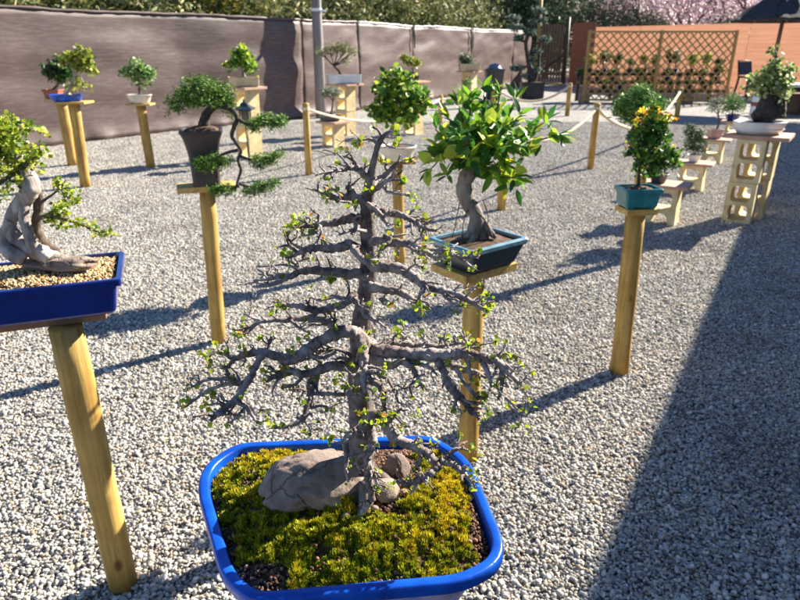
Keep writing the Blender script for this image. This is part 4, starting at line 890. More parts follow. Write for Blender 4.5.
     [[(366, 416, 7, .0), (380, 417, 6.4, -.018), (388, 427, 6, -.026), (394, 438, 5.6, -.032), (408, 444, 5.4, -.038), (422, 450, 5, -.044), (433, 459, 4.6, -.05), (440, 468, 3, -.058)], [(438, 462, 3.2, -.05), (448, 455, 2.6, -.044), (458, 449, 2, -.04), (468, 450, 1.1, -.04)], [(440, 461, 4, -.05), (452, 464, 3.6, -.052), (462, 472, 3, -.058), (471, 481, 2, -.064), (476, 489, 1, -.068)], [(440, 466, 4, -.054), (430, 473, 3.8, -.064), (420, 480, 3.6, -.07), (409, 483, 3, -.074), (396, 481, 1.6, -.074)], [(421, 451, 2.6, -.046), (419, 462, 2.2, -.056), (414, 469, 1.3, -.062)], [(389, 420, 4, -.024), (395, 414, 2.4, -.02), (402, 408, 1.2, -.016)], [(420, 474, 2.4, -.066), (414, 489, 1.6, -.074), (410, 494, .9, -.078)]],
     # thin hanging shoots and roots in front of the trunk
     [[(370, 424, 5, -.012), (360, 428, 4.6, -.024), (350, 435, 4, -.034), (345, 443, 3.4, -.04), (347, 456, 2.6, -.046), (346, 469, 2, -.05), (348, 482, 1.1, -.054)], [(346, 444, 1.6, -.04), (337, 442, 1.2, -.042), (329, 440, .8, -.044)]],
     [[(371, 430, 5, -.012), (373, 440, 4.4, -.022), (370, 452, 4.2, -.03), (367, 462, 3.4, -.036), (372, 470, 2.6, -.04), (376, 480, 1.8, -.044), (378, 489, 1, -.048)], [(369, 452, 2.6, -.03), (360, 456, 2.2, -.036), (357, 463, 1.8, -.04), (361, 474, 1, -.044)], [(368, 462, 3.6, -.034), (368, 478, 4, -.036), (372, 494, 4, -.036), (366, 508, 3.4, -.04), (358, 518, 2, -.046)]],
    ]
    tips = []
    for bi, group in enumerate(BR):
        m = MB(); r2 = random.Random(bi + 40)
        for ci, chain in enumerate(group):
            W = path_px(chain, Y0); q = smooth_path(W, 7)
            q = [np.concatenate([v[:3] + np.array([r2.uniform(-1, 1), r2.uniform(-1, 1), r2.uniform(-1, 1)]) * min(.0011, v[3] * .25) * (0 if i == 0 else 1), v[3:]]) for i, v in enumerate(q)]
            m.tube([v[:3] for v in q], [max(.0009, v[3] * .95) for v in q], 10 if chain[0][2] > 3 else 7, .19, r2)
            tips.append(Vector(q[-1][:3]))
            # short spurs with buds
            L = sum(np.linalg.norm(q[i + 1][:3] - q[i][:3]) for i in range(len(q) - 1)); ns = int(L / .0072)
            for _ in range(ns):
                i = r2.randint(1 if ci else 5, len(q) - 2); p = Vector(q[i][:3]); d = (Vector(q[i + 1][:3]) - p).normalized()
                s = Vector((r2.uniform(-1, 1), r2.uniform(-1, 1), r2.uniform(-.35, 1))).normalized(); s = (s - d * s.dot(d) * .6 + d * .35).normalized()
                l = r2.choice((.003, .004, .005, .007, .010, .014, .018)) * r2.uniform(.7, 1.2); r = min(q[i][3] * .6, .0016); p = p + s * q[i][3] * .6
                mid = p + s * l * .55 + Vector((r2.uniform(-1, 1), r2.uniform(-1, 1), r2.uniform(-1, 1))) * l * .14
                tp = p + s * l + d * l * .3
                m.tube([p, mid, tp], [r, r * .85, r * .8 if l < .007 else r * .62], 5, .15, r2)
                if l > .009:
                    for _k in range(2):
                        f = r2.uniform(.4, .9); b0 = p.lerp(tp, f); m.tube([b0, b0 + Vector((r2.uniform(-1, 1), r2.uniform(-1, 1), r2.uniform(-.5, 1))).normalized() * .0022], [r * .8, r * .45], 5, 0, r2)
                if i > len(q) * .55 and r2.random() < .6:      # forked fine twigs towards the tips
                    for _k in range(2):
                        t2 = tp + (s + Vector((r2.uniform(-1, 1), r2.uniform(-1, 1), r2.uniform(-.6, .9))) * .9 + d * .4).normalized() * r2.uniform(.004, .010)
                        m.tube([tp, tp.lerp(t2, .5) + Vector((0, 0, r2.uniform(-.0008, .0012))), t2], [r * .62, r * .55, r * .45], 5, .12, r2)
                        if r2.random() < .10: tips.append(t2)
                if l > .005 and r2.random() < .42 or r2.random() < .07: tips.append(tp)
        m.build('branch', 'bark_main', e, True, None, 0, True)
    # opening leaves at the tips
    rs2 = np.random.RandomState(9); Pn = []
    for t in tips:
        if rs2.uniform() < .66:
            c = rs2.choice([2, 3, 4, 6, 8], p=[.22, .26, .24, .18, .10]); Pn += [np.array(t[:]) + rs2.normal(size=3) * .0017 for _ in range(c)]
    for (px, py, dy, c) in ((359, 142, -.016, 9), (321, 193, -.03, 7), (337, 191, -.03, 6), (367, 189, -.02, 9), (323, 178, -.025, 5), (381, 162, -.01, 6), (414, 197, -.03, 6), (294, 223, -.03, 6), (381, 419, -.05, 12), (376, 424, -.05, 8), (391, 413, -.03, 12), (403, 428, -.03, 9), (419, 414, -.02, 8), (362, 412, -.04, 8), (365, 420, -.04, 7), (474, 451, -.045, 10), (474, 473, -.06, 10), (474, 480, -.062, 6), (390, 487, -.06, 9), (418, 257, -.03, 8), (210, 395, -.11, 10), (208, 404, -.114, 10), (234, 382, -.1, 9), (212, 366, -.09, 7), (213, 354, -.084, 6), (205, 354, -.084, 6), (185, 400, -.12, 8), (339, 379, -.06, 9), (345, 388, -.07, 8), (276, 425, -.115, 8), (512, 404, -.09, 9), (480, 397, -.08, 9), (478, 385, -.07, 8), (486, 310, -.06, 9), (482, 314, -.06, 7), (491, 305, -.05, 6), (514, 357, -.048, 7), (330, 437, -.045, 8), (399, 331, .044, 7), (495, 340, .04, 7)):
        Pn += [np.array(A(px, py, Y0 + dy)[:]) + rs2.normal(size=3) * .0028 for _ in range(int(c * 1.3))]
    me = leaves_mesh('opening_leaves', np.array(Pn), .0052, ROUND, [(.30, .38, .02), (.20, .30, .016), (.42, .45, .03), (.10, .17, .015), (.34, .17, .03)], 1.0, .45, rs2, [.32, .3, .17, .15, .06])
    put('opening_leaves', me, 'leaf', e, False, 'stuff', True)
main_bonsai()

# ------------------------------------------------------------------ long dark blue pot at the left
def left_bonsai():
    Yp = 1.65
    st = pole_stand(-.88, 1.56, .93, 'pole stand with brown plank carrying the long dark blue pot', .043, (.66, .20), math.radians(20), (-.012, 0), 'brown_board', bx=(-.25, .02), bt=.022)
    e = potted((-1.066, 1.592, .931), 'thick pale trunk bonsai with bright green leaves in long dark blue pot')
    pot = rect_pot(e, .62, .265, .105, 'navy_glaze', .90, .014, 0, math.radians(20), soil='soil')
    rs = np.random.RandomState(2); n = 3600; x, y = rs.uniform(-.29, .29, n), rs.uniform(-.115, .115, n); a = rs.uniform(.003, .0062, n)
    z = .105 - .012 + .016 * (1 - (x / .31) ** 2) * (1 - (y / .13) ** 2)
    me = stones_mesh('pumice_gravel', np.column_stack([x, y, z]), np.stack([a, a * .8, a * .65], 1), [(.50, .35, .16), (.60, .46, .26), (.42, .23, .08), (.66, .56, .38), (.3, .17, .08)], ICO1, None, 1, .16, rs)
    put('pumice_gravel', me, 'grain', pot, True, 'stuff')
    T = [[(70, 262, 5, .0), (48, 256, 8, .0), (32, 249, 9, -.01), (18, 240, 8, -.015), (10, 229, 6.5, -.015), (12, 216, 6, -.01), (19, 205, 7, -.005), (27, 196, 8.5, .0), (30, 186, 9.5, .0), (27, 175, 8, .01), (20, 164, 7, .02), (12, 150, 5, .02), (4, 138, 4, .02)],
         [(24, 260, 7, -.04), (10, 252, 7, -.04), (3, 242, 5, -.03), (5, 230, 4.5, -.025), (10, 220, 4, -.02)],
         [(50, 258, 7, -.02), (38, 250, 7, -.025), (31, 240, 5.5, -.03), (27, 229, 5, -.025), (24, 217, 5, -.015), (24, 204, 5, -.008)]]
    trunk(e, [path_px(t, Yp) for t in T], 'bark_pale', .11, 6, 18, 'trunk', 4)
    trunk(e, [path_px([(58, 252, 4, .02), (46, 246, 5.5, .02), (39, 236, 5.4, .02), (36, 224, 4.6, .02), (38, 210, 4.4, .02), (38, 196, 4.6, .015), (33, 180, 4, .015)], Yp)], 'bark_brown', .14, 6, 12, 'second_stem', 6)
    bm = bmesh.new(); bmesh.ops.create_icosphere(bm, subdivisions=4, radius=1)
    for v in bm.verts:
        c = v.co.copy(); f = 1 + .3 * noise.noise(c * 1.6) + .15 * noise.noise(c * 4); v.co = Vector((c.x * f * .105, c.y * f * .04, c.z * f * .02))
    me = bpy.data.meshes.new('root_base'); bm.to_mesh(me); bm.free(); me.transform(Matrix.Translation(A(62, 262, Yp - .0) + Vector((0, 0, -.004)))); o = put('root_base', me, 'rock', e, True, None, True)
    B = [[(36, 206, 2, .02), (46, 199, 1.4, .0), (58, 190, .9, -.01), (66, 180, .5, -.01)], [(38, 218, 2.6, .02), (50, 216, 2.2, 0), (64, 219, 1.7, -.01), (80, 224, 1.3, -.02), (96, 231, .9, -.03), (107, 232, .6, -.03)], [(60, 188, 1, -.01), (66, 196, .9, -.02), (76, 200, .6, -.02)], [(22, 168, 3, 0), (33, 158, 2, -.02), (40, 148, 1, -.03)], [(16, 156, 3, .02), (0, 150, 2.6, .0), (-20, 140, 2, -.02)], [(8, 140, 3, .02), (-10, 126, 2.4, .03), (-30, 120, 1.6, .04)], [(22, 172, 3, .01), (10, 176, 2.4, -.03), (-4, 186, 1.4, -.05)]]
    trunk(e, [path_px(t, Yp) for t in B], 'bark_brown', .12, 4, 7, 'branch', 5)
    green = [(.24, .32, .02), (.34, .38, .03), (.15, .24, .02), (.44, .44, .06), (.08, .15, .015)]
    bl = blobs_px([(18, 138, 24, 14), (36, 150, 10, 14, -.03), (-8, 150, 24, 26), (4, 176, 16, 20, -.04), (-30, 140, 26, 26), (-34, 170, 22, 20), (0, 124, 18, 8, .03), (28, 162, 10, 8)], Yp)
    foliage(e, 'crown', bl, 3300, .0105, ROUND, green, 'leaf', .8, .5, 1, (210, .010))
    bl = blobs_px([(56, 182, 8, 4), (66, 190, 10, 7, -.01), (72, 200, 8, 5, -.02), (60, 206, 9, 5), (50, 218, 8, 6), (62, 218, 8, 7), (78, 223, 9, 5, -.02), (92, 228, 10, 5, -.03), (104, 231, 7, 6, -.03), (60, 226, 6, 4)], Yp)
    foliage(e, 'branch_leaves', bl, 520, .0095, ROUND, green, 'leaf', .8, .2, 2, (75, .006))
left_bonsai()

# ------------------------------------------------------------------ ficus in the slate pot
def leaf_mesh_big(seed):
    rg = random.Random(seed); n = 7; V = []; Fc = []; bend = rg.uniform(-.35, -.05); fold = rg.uniform(.06, .16); wd = rg.uniform(.15, .205)
    for i in range(n + 1):
        t = i / n; w = wd * math.sin(math.pi * t ** .8) ** .8 if 0 < i < n else .012; z = bend * t * t
        V += [(t, -w, z + fold * w * 4 * .5), (t, 0, z), (t, w, z + fold * w * 4 * .5)]
    for i in range(n):
        a = 3 * i; Fc += [(a, a + 1, a + 4, a + 3), (a + 1, a + 2, a + 5, a + 4)]
    m = MB(); m.add(V, Fc); m.tube([(-.18, 0, .0), (0, 0, 0)], .012, 4); me = m.mesh('leaf'); me.materials.append(MATS['ficus_leaf']); me.polygons.foreach_set('use_smooth', [True] * len(me.polygons)); return me
def ficus():
    Yf = 2.25
    pole_stand(.283, 2.24, .855, 'pole stand with square board under the slate pot of the broad leaved bonsai', .040, (.26, .19), math.radians(38), (-.008, 0), bx=(.0, .01), bt=.03)
    e = potted((.285, 2.24, .857), 'broad glossy leaved bonsai with curved trunk in slate grey pot with blue rim')
    rect_pot(e, .285, .225, .098, 'slate_glaze', .76, .008, 0, math.radians(38), 'rim_glaze')
    T = [[(480, 240, 11, 0), (477, 228, 8.5, 0), (476, 214, 7.4, .0), (468, 202, 7.8, 0), (464, 190, 8.2, 0), (466, 178, 7.8, 0), (474, 168, 7, 0), (482, 156, 6, .0), (480, 142, 4, .01), (482, 126, 3, .01), (488, 110, 2, .01)],
         [(474, 224, 5, 0), (468, 236, 4, .0), (456, 240, 2.4, 0)], [(484, 222, 4, 0), (490, 232, 3.6, -.02), (496, 238, 2, -.03)], [(478, 226, 5, -.01), (474, 238, 4, -.04), (468, 244, 2.4, -.06)]]
    trunk(e, [path_px(t, Yf) for t in T], 'bark_ficus', .10, 5, 12, 'trunk', 6)
    air = [[(470, 205, .7, -.02), (464, 220, .6, -.03), (462, 238, .5, -.03)], [(483, 200, .7, -.02), (488, 216, .6, -.03), (486, 238, .5, -.03)], [(476, 210, 1, -.03), (486, 222, .9, -.04), (492, 236, .8, -.04)], [(460, 200, .6, 0), (456, 222, .5, .0), (452, 238, .4, 0)]]
    trunk(e, [path_px(t, Yf) for t in air], 'bark_brown', .1, 4, 5, 'aerial_root', 7)
    rg = random.Random(12); chains = []
    ends = [(440, 150, -.02), (432, 168, -.04), (448, 175, -.1), (436, 130, .06), (450, 120, -.05), (458, 104, .05), (470, 98, -.04), (484, 92, .02), (500, 96, -.05), (515, 100, .04), (520, 116, -.06), (545, 122, .02), (556, 136, -.02), (530, 142, -.1), (524, 156, .06), (505, 165, -.12), (514, 178, -.1), (500, 130, -.14), (480, 128, -.15), (460, 138, -.15), (470, 160, -.14), (490, 110, .12), (465, 120, .12), (510, 128, .13), (445, 140, .1), (535, 130, .1), (495, 148, -.16), (450, 160, -.12)]
    tips = []
    for px, py, dy in ends:
        b = rg.choice([(482, 154, 0), (480, 140, .01), (484, 124, .01), (476, 166, 0)]); mid = ((b[0] + px) / 2 + rg.uniform(-5, 5), (b[1] + py) / 2 + rg.uniform(-2, 7), (b[2] + dy) * .5)
        c = path_px([(b[0], b[1], 1.7, b[2]), (mid[0], mid[1], 1.1, mid[2]), (px, py, .6, dy)], Yf); chains.append(c); q = smooth_path(c, 6); tips.append(q)
    trunk(e, chains, 'bark_brown', .08, 5, 7, 'branch', 8)
    crown = bpy.data.objects.new('crown', MB().tube([A(482, 150, Yf), A(483, 140, Yf)], .004, 5).mesh('crown')); crown.data.materials.append(MATS['bark_brown']); link(crown, e); crown.data.transform(Matrix.Translation(-Vector(e.location)))
    ms = [leaf_mesh_big(i) for i in range(6)]; count = 0
    for q in tips:
        for k in range(11):
            if count >= 292: break
            i = min(len(q) - 1, int(len(q) * (.25 + .75 * rg.random()))) if k > 3 else len(q) - 1
            p = Vector(q[i][:3]); d = (Vector(q[i][:3]) - Vector(q[max(0, i - 3)][:3])); d = d.normalized() if d.length > 1e-6 else Vector((0, 0, 1))
            out = (d * .8 + Vector((rg.uniform(-1, 1), rg.uniform(-1, 1), rg.uniform(-.35, .95)))).normalized()
            size = rg.uniform(.038, .068); o = bpy.data.objects.new('leaf', rg.choice(ms)); link(o, crown)
            z = Vector((rg.uniform(-.5, .5), rg.uniform(-.6, .3), 1)); y = z.cross(out).normalized(); z = out.cross(y).normalized()
            o.matrix_local = Matrix.Translation(p + out * size * .15 - e.location) @ Matrix((out, y, z)).transposed().to_4x4() @ Matrix.Diagonal((size, size, size, 1)); count += 1
    P = []
    rs = np.random.RandomState(4)
    for q in tips:
        for _ in range(11): P.append(q[rs.randint(len(q) // 3, len(q))][:3] + rs.normal(size=3) * .016)
    o = put('leaf_mass', leaves_mesh('leaf_mass', np.array(P), .05, OVAL, [(.04, .12, .018), (.09, .21, .024), (.20, .33, .03), (.36, .42, .04)], .85, .3, rs), 'leaf_glossy', crown, False, 'stuff'); o.data.transform(Matrix.Translation(-Vector(e.location)))
    for px, py, dy, ang, s in ((520, 182, -.1, 25, .062), (505, 192, -.1, 268, .055), (519, 198, -.1, 290, .06), (487, 184, -.12, 245, .07), (440, 158, -.05, 200, .07), (560, 137, -.02, -10, .06), (565, 140, -.03, -18, .06)):
        o = bpy.data.objects.new('leaf', ms[0]); link(o, crown); a = math.radians(ang); out = Vector((math.cos(a), -.15, math.sin(a))).normalized(); y = Vector((.25, -1, .3)).cross(out).normalized(); z = out.cross(y).normalized()
        o.matrix_local = Matrix.Translation(A(px, py, Yf + dy) - e.location - out * s * .5) @ Matrix((out, y, z)).transposed().to_4x4() @ Matrix.Diagonal((s, s, s, 1))
ficus()

# ------------------------------------------------------------------ cascading juniper in the tall dark pot
JUN = [(.05, .13, .025), (.09, .20, .03), (.15, .27, .04), (.025, .065, .018), (.22, .31, .05)]
def cascade():
    Yc = 3.36
    pole_stand(-1.05, 3.36, .925, 'pole stand with short yellow plank under the tall dark pot', .041, (.30, .14), math.radians(18), (.03, 0), bx=(0, 0), bt=.03)
    e = potted((-1.015, 3.36, .926), 'cascading juniper bonsai with hanging pads in tall tapered dark pot')
    m = MB()
    def sq(w, z): return [(x, y, z) for x, y in rect_outline(w, w, .02)]
    m.loft([sq(.135, 0), sq(.137, .02), sq(.142, .10), sq(.155, .18), sq(.185, .245), sq(.205, .268), sq(.212, .272), sq(.212, .282), sq(.2, .284), sq(.18, .28), sq(.17, .262)])
    po = m.build('pot', 'dark_clay', e); po.rotation_euler = (0, 0, math.radians(14))
    s = MB().loft([sq(.186, .262), sq(.182, .274), sq(.12, .292), sq(.05, .30)]).build('soil', 'soil', po, True); pass
    Z = A(205, 128, Yc).z
    T = [[(203, 128, 6, 0), (205, 118, 5, 0), (209, 111, 4, 0), (216, 106, 3.2, 0), (226, 107, 2.8, -.02), (234, 112, 2.6, -.04), (237, 119, 2.4, -.05), (234, 127, 2.2, -.06), (232, 136, 1.9, -.06), (236, 143, 1.8, -.06), (241, 151, 1.6, -.06), (238, 160, 1.5, -.06), (241, 170, 1.4, -.06), (238, 180, 1.2, -.06), (235, 192, .8, -.06)],
         [(214, 106, 3.6, 0), (205, 98, 3, 0), (192, 95, 2.2, 0), (178, 102, 1.4, 0)], [(236, 118, 2, -.05), (248, 124, 1.6, -.05), (262, 123, 1.2, -.05), (275, 122, .8, -.05)], [(238, 150, 1.6, -.06), (226, 153, 1.4, -.08), (212, 160, .9, -.1)], [(240, 156, 1.6, -.06), (254, 160, 1.3, -.06), (272, 156, .8, -.06)], [(239, 184, 1.4, -.06), (252, 187, 1.2, -.06), (268, 184, .8, -.06)], [(239, 186, 1.3, -.06), (228, 190, 1, -.06), (218, 190, .7, -.06)]]
    trunk(e, [path_px(t, Yc) for t in T], 'bark_dark', .12, 5, 9, 'trunk', 9)
    f = lambda nm, l, n, sd: foliage(e, nm, blobs_px(l, Yc), int(n * 1.7), .017, BLADE, JUN, 'needle', .9, .25, sd, (int(n / 8), .009))
    f('crown', [(205, 90, 26, 11), (190, 97, 18, 9), (174, 106, 11, 8), (222, 97, 12, 9), (205, 100, 24, 8), (230, 108, 8, 8), (198, 82, 14, 5)], 4200, 3)
    f('foliage_pad', [(265, 121, 17, 7, -.05), (278, 122, 9, 5, -.05), (252, 126, 8, 5, -.05)], 1100, 4)
    f('foliage_pad', [(208, 162, 16, 7, -.1), (222, 160, 10, 6, -.08), (200, 166, 8, 6, -.1)], 1000, 5)
    f('foliage_pad', [(266, 160, 14, 5, -.06), (278, 154, 8, 4, -.06), (258, 166, 7, 3, -.06)], 650, 6)
    f('foliage_pad', [(262, 187, 14, 5, -.06), (276, 183, 8, 3.5, -.06), (250, 191, 8, 4, -.06)], 650, 7)
    f('foliage_pad', [(224, 190, 12, 4.5, -.06), (214, 190, 7, 4, -.06)], 480, 8)
cascade()

# ------------------------------------------------------------------ other potted trees
def simple_tree(e, Y, blobs, base, fork, r, n, size, shape, cols, mat='leaf', bark='bark_brown', seed=1, clump=None, shell=.4, tilt=.8, mid=None):
    bl = blobs_px(blobs, Y); rg = random.Random(seed); fx = A(fork[0], fork[1], Y)
    tp = [(*base, r), (*(mid or (Vector(base).lerp(fx, .5) + Vector((rg.uniform(-1, 1) * r * 1.5, 0, 0)))), r * .8), (*fx, r * .65)]
    trunk(e, [tp] + connect(fx, bl, rg, r * .5), bark, .1, 4, 7, 'trunk', seed)
    foliage(e, 'crown', bl, n, size, shape, cols, mat, tilt, shell, seed, clump)
GRN = [(.07, .17, .022), (.13, .26, .03), (.23, .35, .035), (.035, .09, .015), (.38, .43, .04)]
DKG = [(.025, .065, .018), (.045, .10, .025), (.015, .04, .012), (.08, .14, .03)]
YGR = [(.28, .30, .03), (.20, .26, .03), (.12, .17, .025), (.36, .34, .06)]
GRY = [(.14, .18, .11), (.22, .26, .18), (.08, .11, .06), (.30, .34, .26)]
SOFT = [(.10, .20, .05), (.17, .29, .08), (.26, .36, .13), (.06, .13, .03)]
def camellia():
    Y = 4.82; pole_stand(0.0, Y, .815, 'slim pole stand under the round cream pot', .042, (.26, .16), .1, (-.02, 0))
    e = potted((-.015, Y, .816), 'round headed bright green shrub bonsai in cream bowl pot'); round_pot(e, .135, .105, 'cream_glaze', 0, .72)
    simple_tree(e, Y, [(400, 98, 26, 22), (388, 88, 14, 14), (415, 100, 14, 16), (398, 78, 12, 10), (384, 112, 13, 12), (410, 116, 12, 12), (372, 108, 6, 6), (426, 98, 6, 6)], (-.015, Y, .915), (398, 122), .012, 1500, .04, OVAL, GRN, 'leaf_glossy', seed=11, clump=(260, .018))
camellia()
def teal():
    Y = 2.99; e0 = pole_stand(1.153, Y, .892, 'stout brown pole stand under the teal pot', .046, (.15, .13), .15, (-.03, 0), bx=(.0, 0), bt=.028)
    e = potted((1.122, Y, .893), 'small leafy bonsai with orange yellow shoots in teal glazed pot'); rect_pot(e, .185, .14, .095, 'teal_glaze', .82, .008, 0, math.radians(8))
    simple_tree(e, Y, [(655, 150, 20, 20), (655, 128, 16, 14), (630, 152, 9, 7, -.03), (640, 134, 12, 10), (668, 160, 12, 10), (650, 168, 14, 8), (656, 114, 10, 6)], (1.12, Y, .98), (640, 158), .009, 1250, .024, OVAL, [(.05, .13, .02), (.10, .21, .03), (.18, .29, .035), (.025, .07, .015)], 'leaf_glossy', 'bark_dark', 12, (170, .012))
    foliage(e, 'young_shoots', blobs_px([(652, 112, 16, 5), (640, 122, 8, 6), (668, 118, 8, 5), (672, 150, 6, 5), (628, 148, 5, 4)], Y), 110, .021, OVAL, [(.50, .36, .02), (.55, .28, .03), (.40, .40, .04)], 'leaf', .8, .3, 13)
    Y = 4.9; pole_stand(1.86, Y, .90, 'brown pole stand under the feathery juniper shrub', .045, (.2, .14), 0, (-.02, 0))
    e = potted((1.80, Y, .901), 'feathery bright green juniper shrub in low dark pot'); round_pot(e, .095, .07, 'slate_glaze', 0, .75, 1.2, 1)
    simple_tree(e, Y, [(640, 104, 22, 11), (624, 110, 12, 9), (655, 106, 12, 9), (640, 93, 12, 7), (630, 118, 10, 5), (648, 116, 12, 6)], (1.80, Y, .965), (640, 118), .010, 3400, .035, BLADE, [(.10, .22, .04), (.16, .30, .06), (.05, .13, .03), (.22, .33, .08)], 'needle', seed=14, clump=(300, .014))
teal()
def right_group():
    # tall hollow block column with the big white oval pot
    Y = 6.2; block_stand(3.40, Y, .835, 2, 'tall stand of cream hollow blocks under the big white oval pot', math.radians(-37), .25, .19, (.54, .46), ((-.03, -.12), (.03, .14)))
    e = potted((3.38, Y, .836), 'rugged olive like bonsai with pale leaves in big white oval pot'); round_pot(e, .235, .115, 'white_glaze', 0, .78, 1.0, .72, True)
    z = .94
    T = [[(768, 119, 12, 0), (766, 108, 10, 0), (768, 98, 7, 0), (764, 90, 4, 0)], [(776, 118, 9, 0), (778, 106, 7, 0), (780, 96, 4, 0)], [(752, 118, 4, 0), (762, 113, 7, -.02), (768, 108, 7, 0)], [(770, 100, 4, 0), (776, 88, 2.6, 0), (774, 74, 1.5, 0)]]
    trunk(e, [path_px(t, Y) for t in T], 'bark_dark', .2, 5, 10, 'trunk', 15)
    bl = blobs_px([(768, 80, 18, 14), (756, 86, 10, 7), (784, 82, 10, 12), (774, 66, 8, 8), (778, 92, 12, 8), (775, 50, 4, 7), (790, 72, 6, 7)], Y)
    foliage(e, 'crown', bl, 1500, .035, OVAL, [(.16, .24, .06), (.26, .34, .10), (.36, .42, .16), (.08, .13, .03), (.40, .44, .28)], 'leaf_glossy', .9, .3, 16, (240, .022))
    trunk(e, connect(A(770, 92, Y), bl, random.Random(3), .012), 'bark_dark', .1, 4, 6, 'branch', 17)
    g = 'low hollow block stools by the walkway'
    spec = [(664, 226, 186, .27, 'low cream block stool behind the teal pot'), (693, 192, 164, .26, 'low cream block stool under the dense dark green bonsai'), (714, 164, 140, .25, 'low cream block stool under the pink clay pot'), (734, 138, 122, .25, 'low cream block stool under the small navy pot')]
    locs = []
    for px, py, pt, w, lb in spec:
        b = G(px, py); h = A(px, pt, b.y).z + .012; block_stand(b.x, b.y + .1, h, 1, lb, math.radians(-33), w, .2, (.44, .32), ((0, 0),), True, g, 'terracotta_slab', .03); locs.append(Vector((b.x, b.y + .1, h)))
    l = locs[0]; e = potted((l.x - .08, l.y, l.z + .001), 'low leafy plant in dark round pot on block stool behind teal pot'); round_pot(e, .09, .09, 'slate_glaze', 0)
    simple_tree(e, l.y, [(652, 172, 9, 6), (660, 166, 8, 6)], (l.x - .08, l.y, l.z + .08), (655, 176), .008, 260, .03, OVAL, DKG, 'leaf_glossy', seed=18)
    l = locs[1]; e = potted((l.x - .01, l.y, l.z + .001), 'dense dark green conical bonsai in small white bowl'); round_pot(e, .085, .085, 'white_glaze', 0, .6)
    simple_tree(e, l.y, [(694, 144, 10, 11), (698, 135, 7, 8), (688, 134, 6, 9), (703, 146, 6, 7), (692, 128, 5, 5)], (l.x - .01, l.y, l.z + .075), (693, 151), .011, 1900, .03, BLADE, DKG, 'needle', seed=19, clump=(170, .016))
    l = locs[2]; e = potted((l.x - .02, l.y, l.z + .001), 'slim pale leafed sapling in tapered pink clay pot'); rect_pot(e, .2, .17, .13, 'pink_clay', .72)
    simple_tree(e, l.y, [(717, 104, 8, 7), (712, 108, 6, 4), (721, 100, 5, 4)], (l.x, l.y, l.z + .12), (718, 114), .018, 420, .035, BLADE, GRY, 'needle', seed=20)
    l = locs[3]; e = potted((l.x - .05, l.y, l.z + .001), 'rounded green shrub in small navy pot'); round_pot(e, .13, .12, 'navy_glaze', 0)
    simple_tree(e, l.y, [(733, 104, 9, 7), (728, 108, 6, 5), (739, 106, 6, 5), (733, 98, 5, 4)], (l.x - .05, l.y, l.z + .11), (733, 110), .015, 1200, .05, BLADE, SOFT, 'needle', seed=21, clump=(110, .03))
right_group()
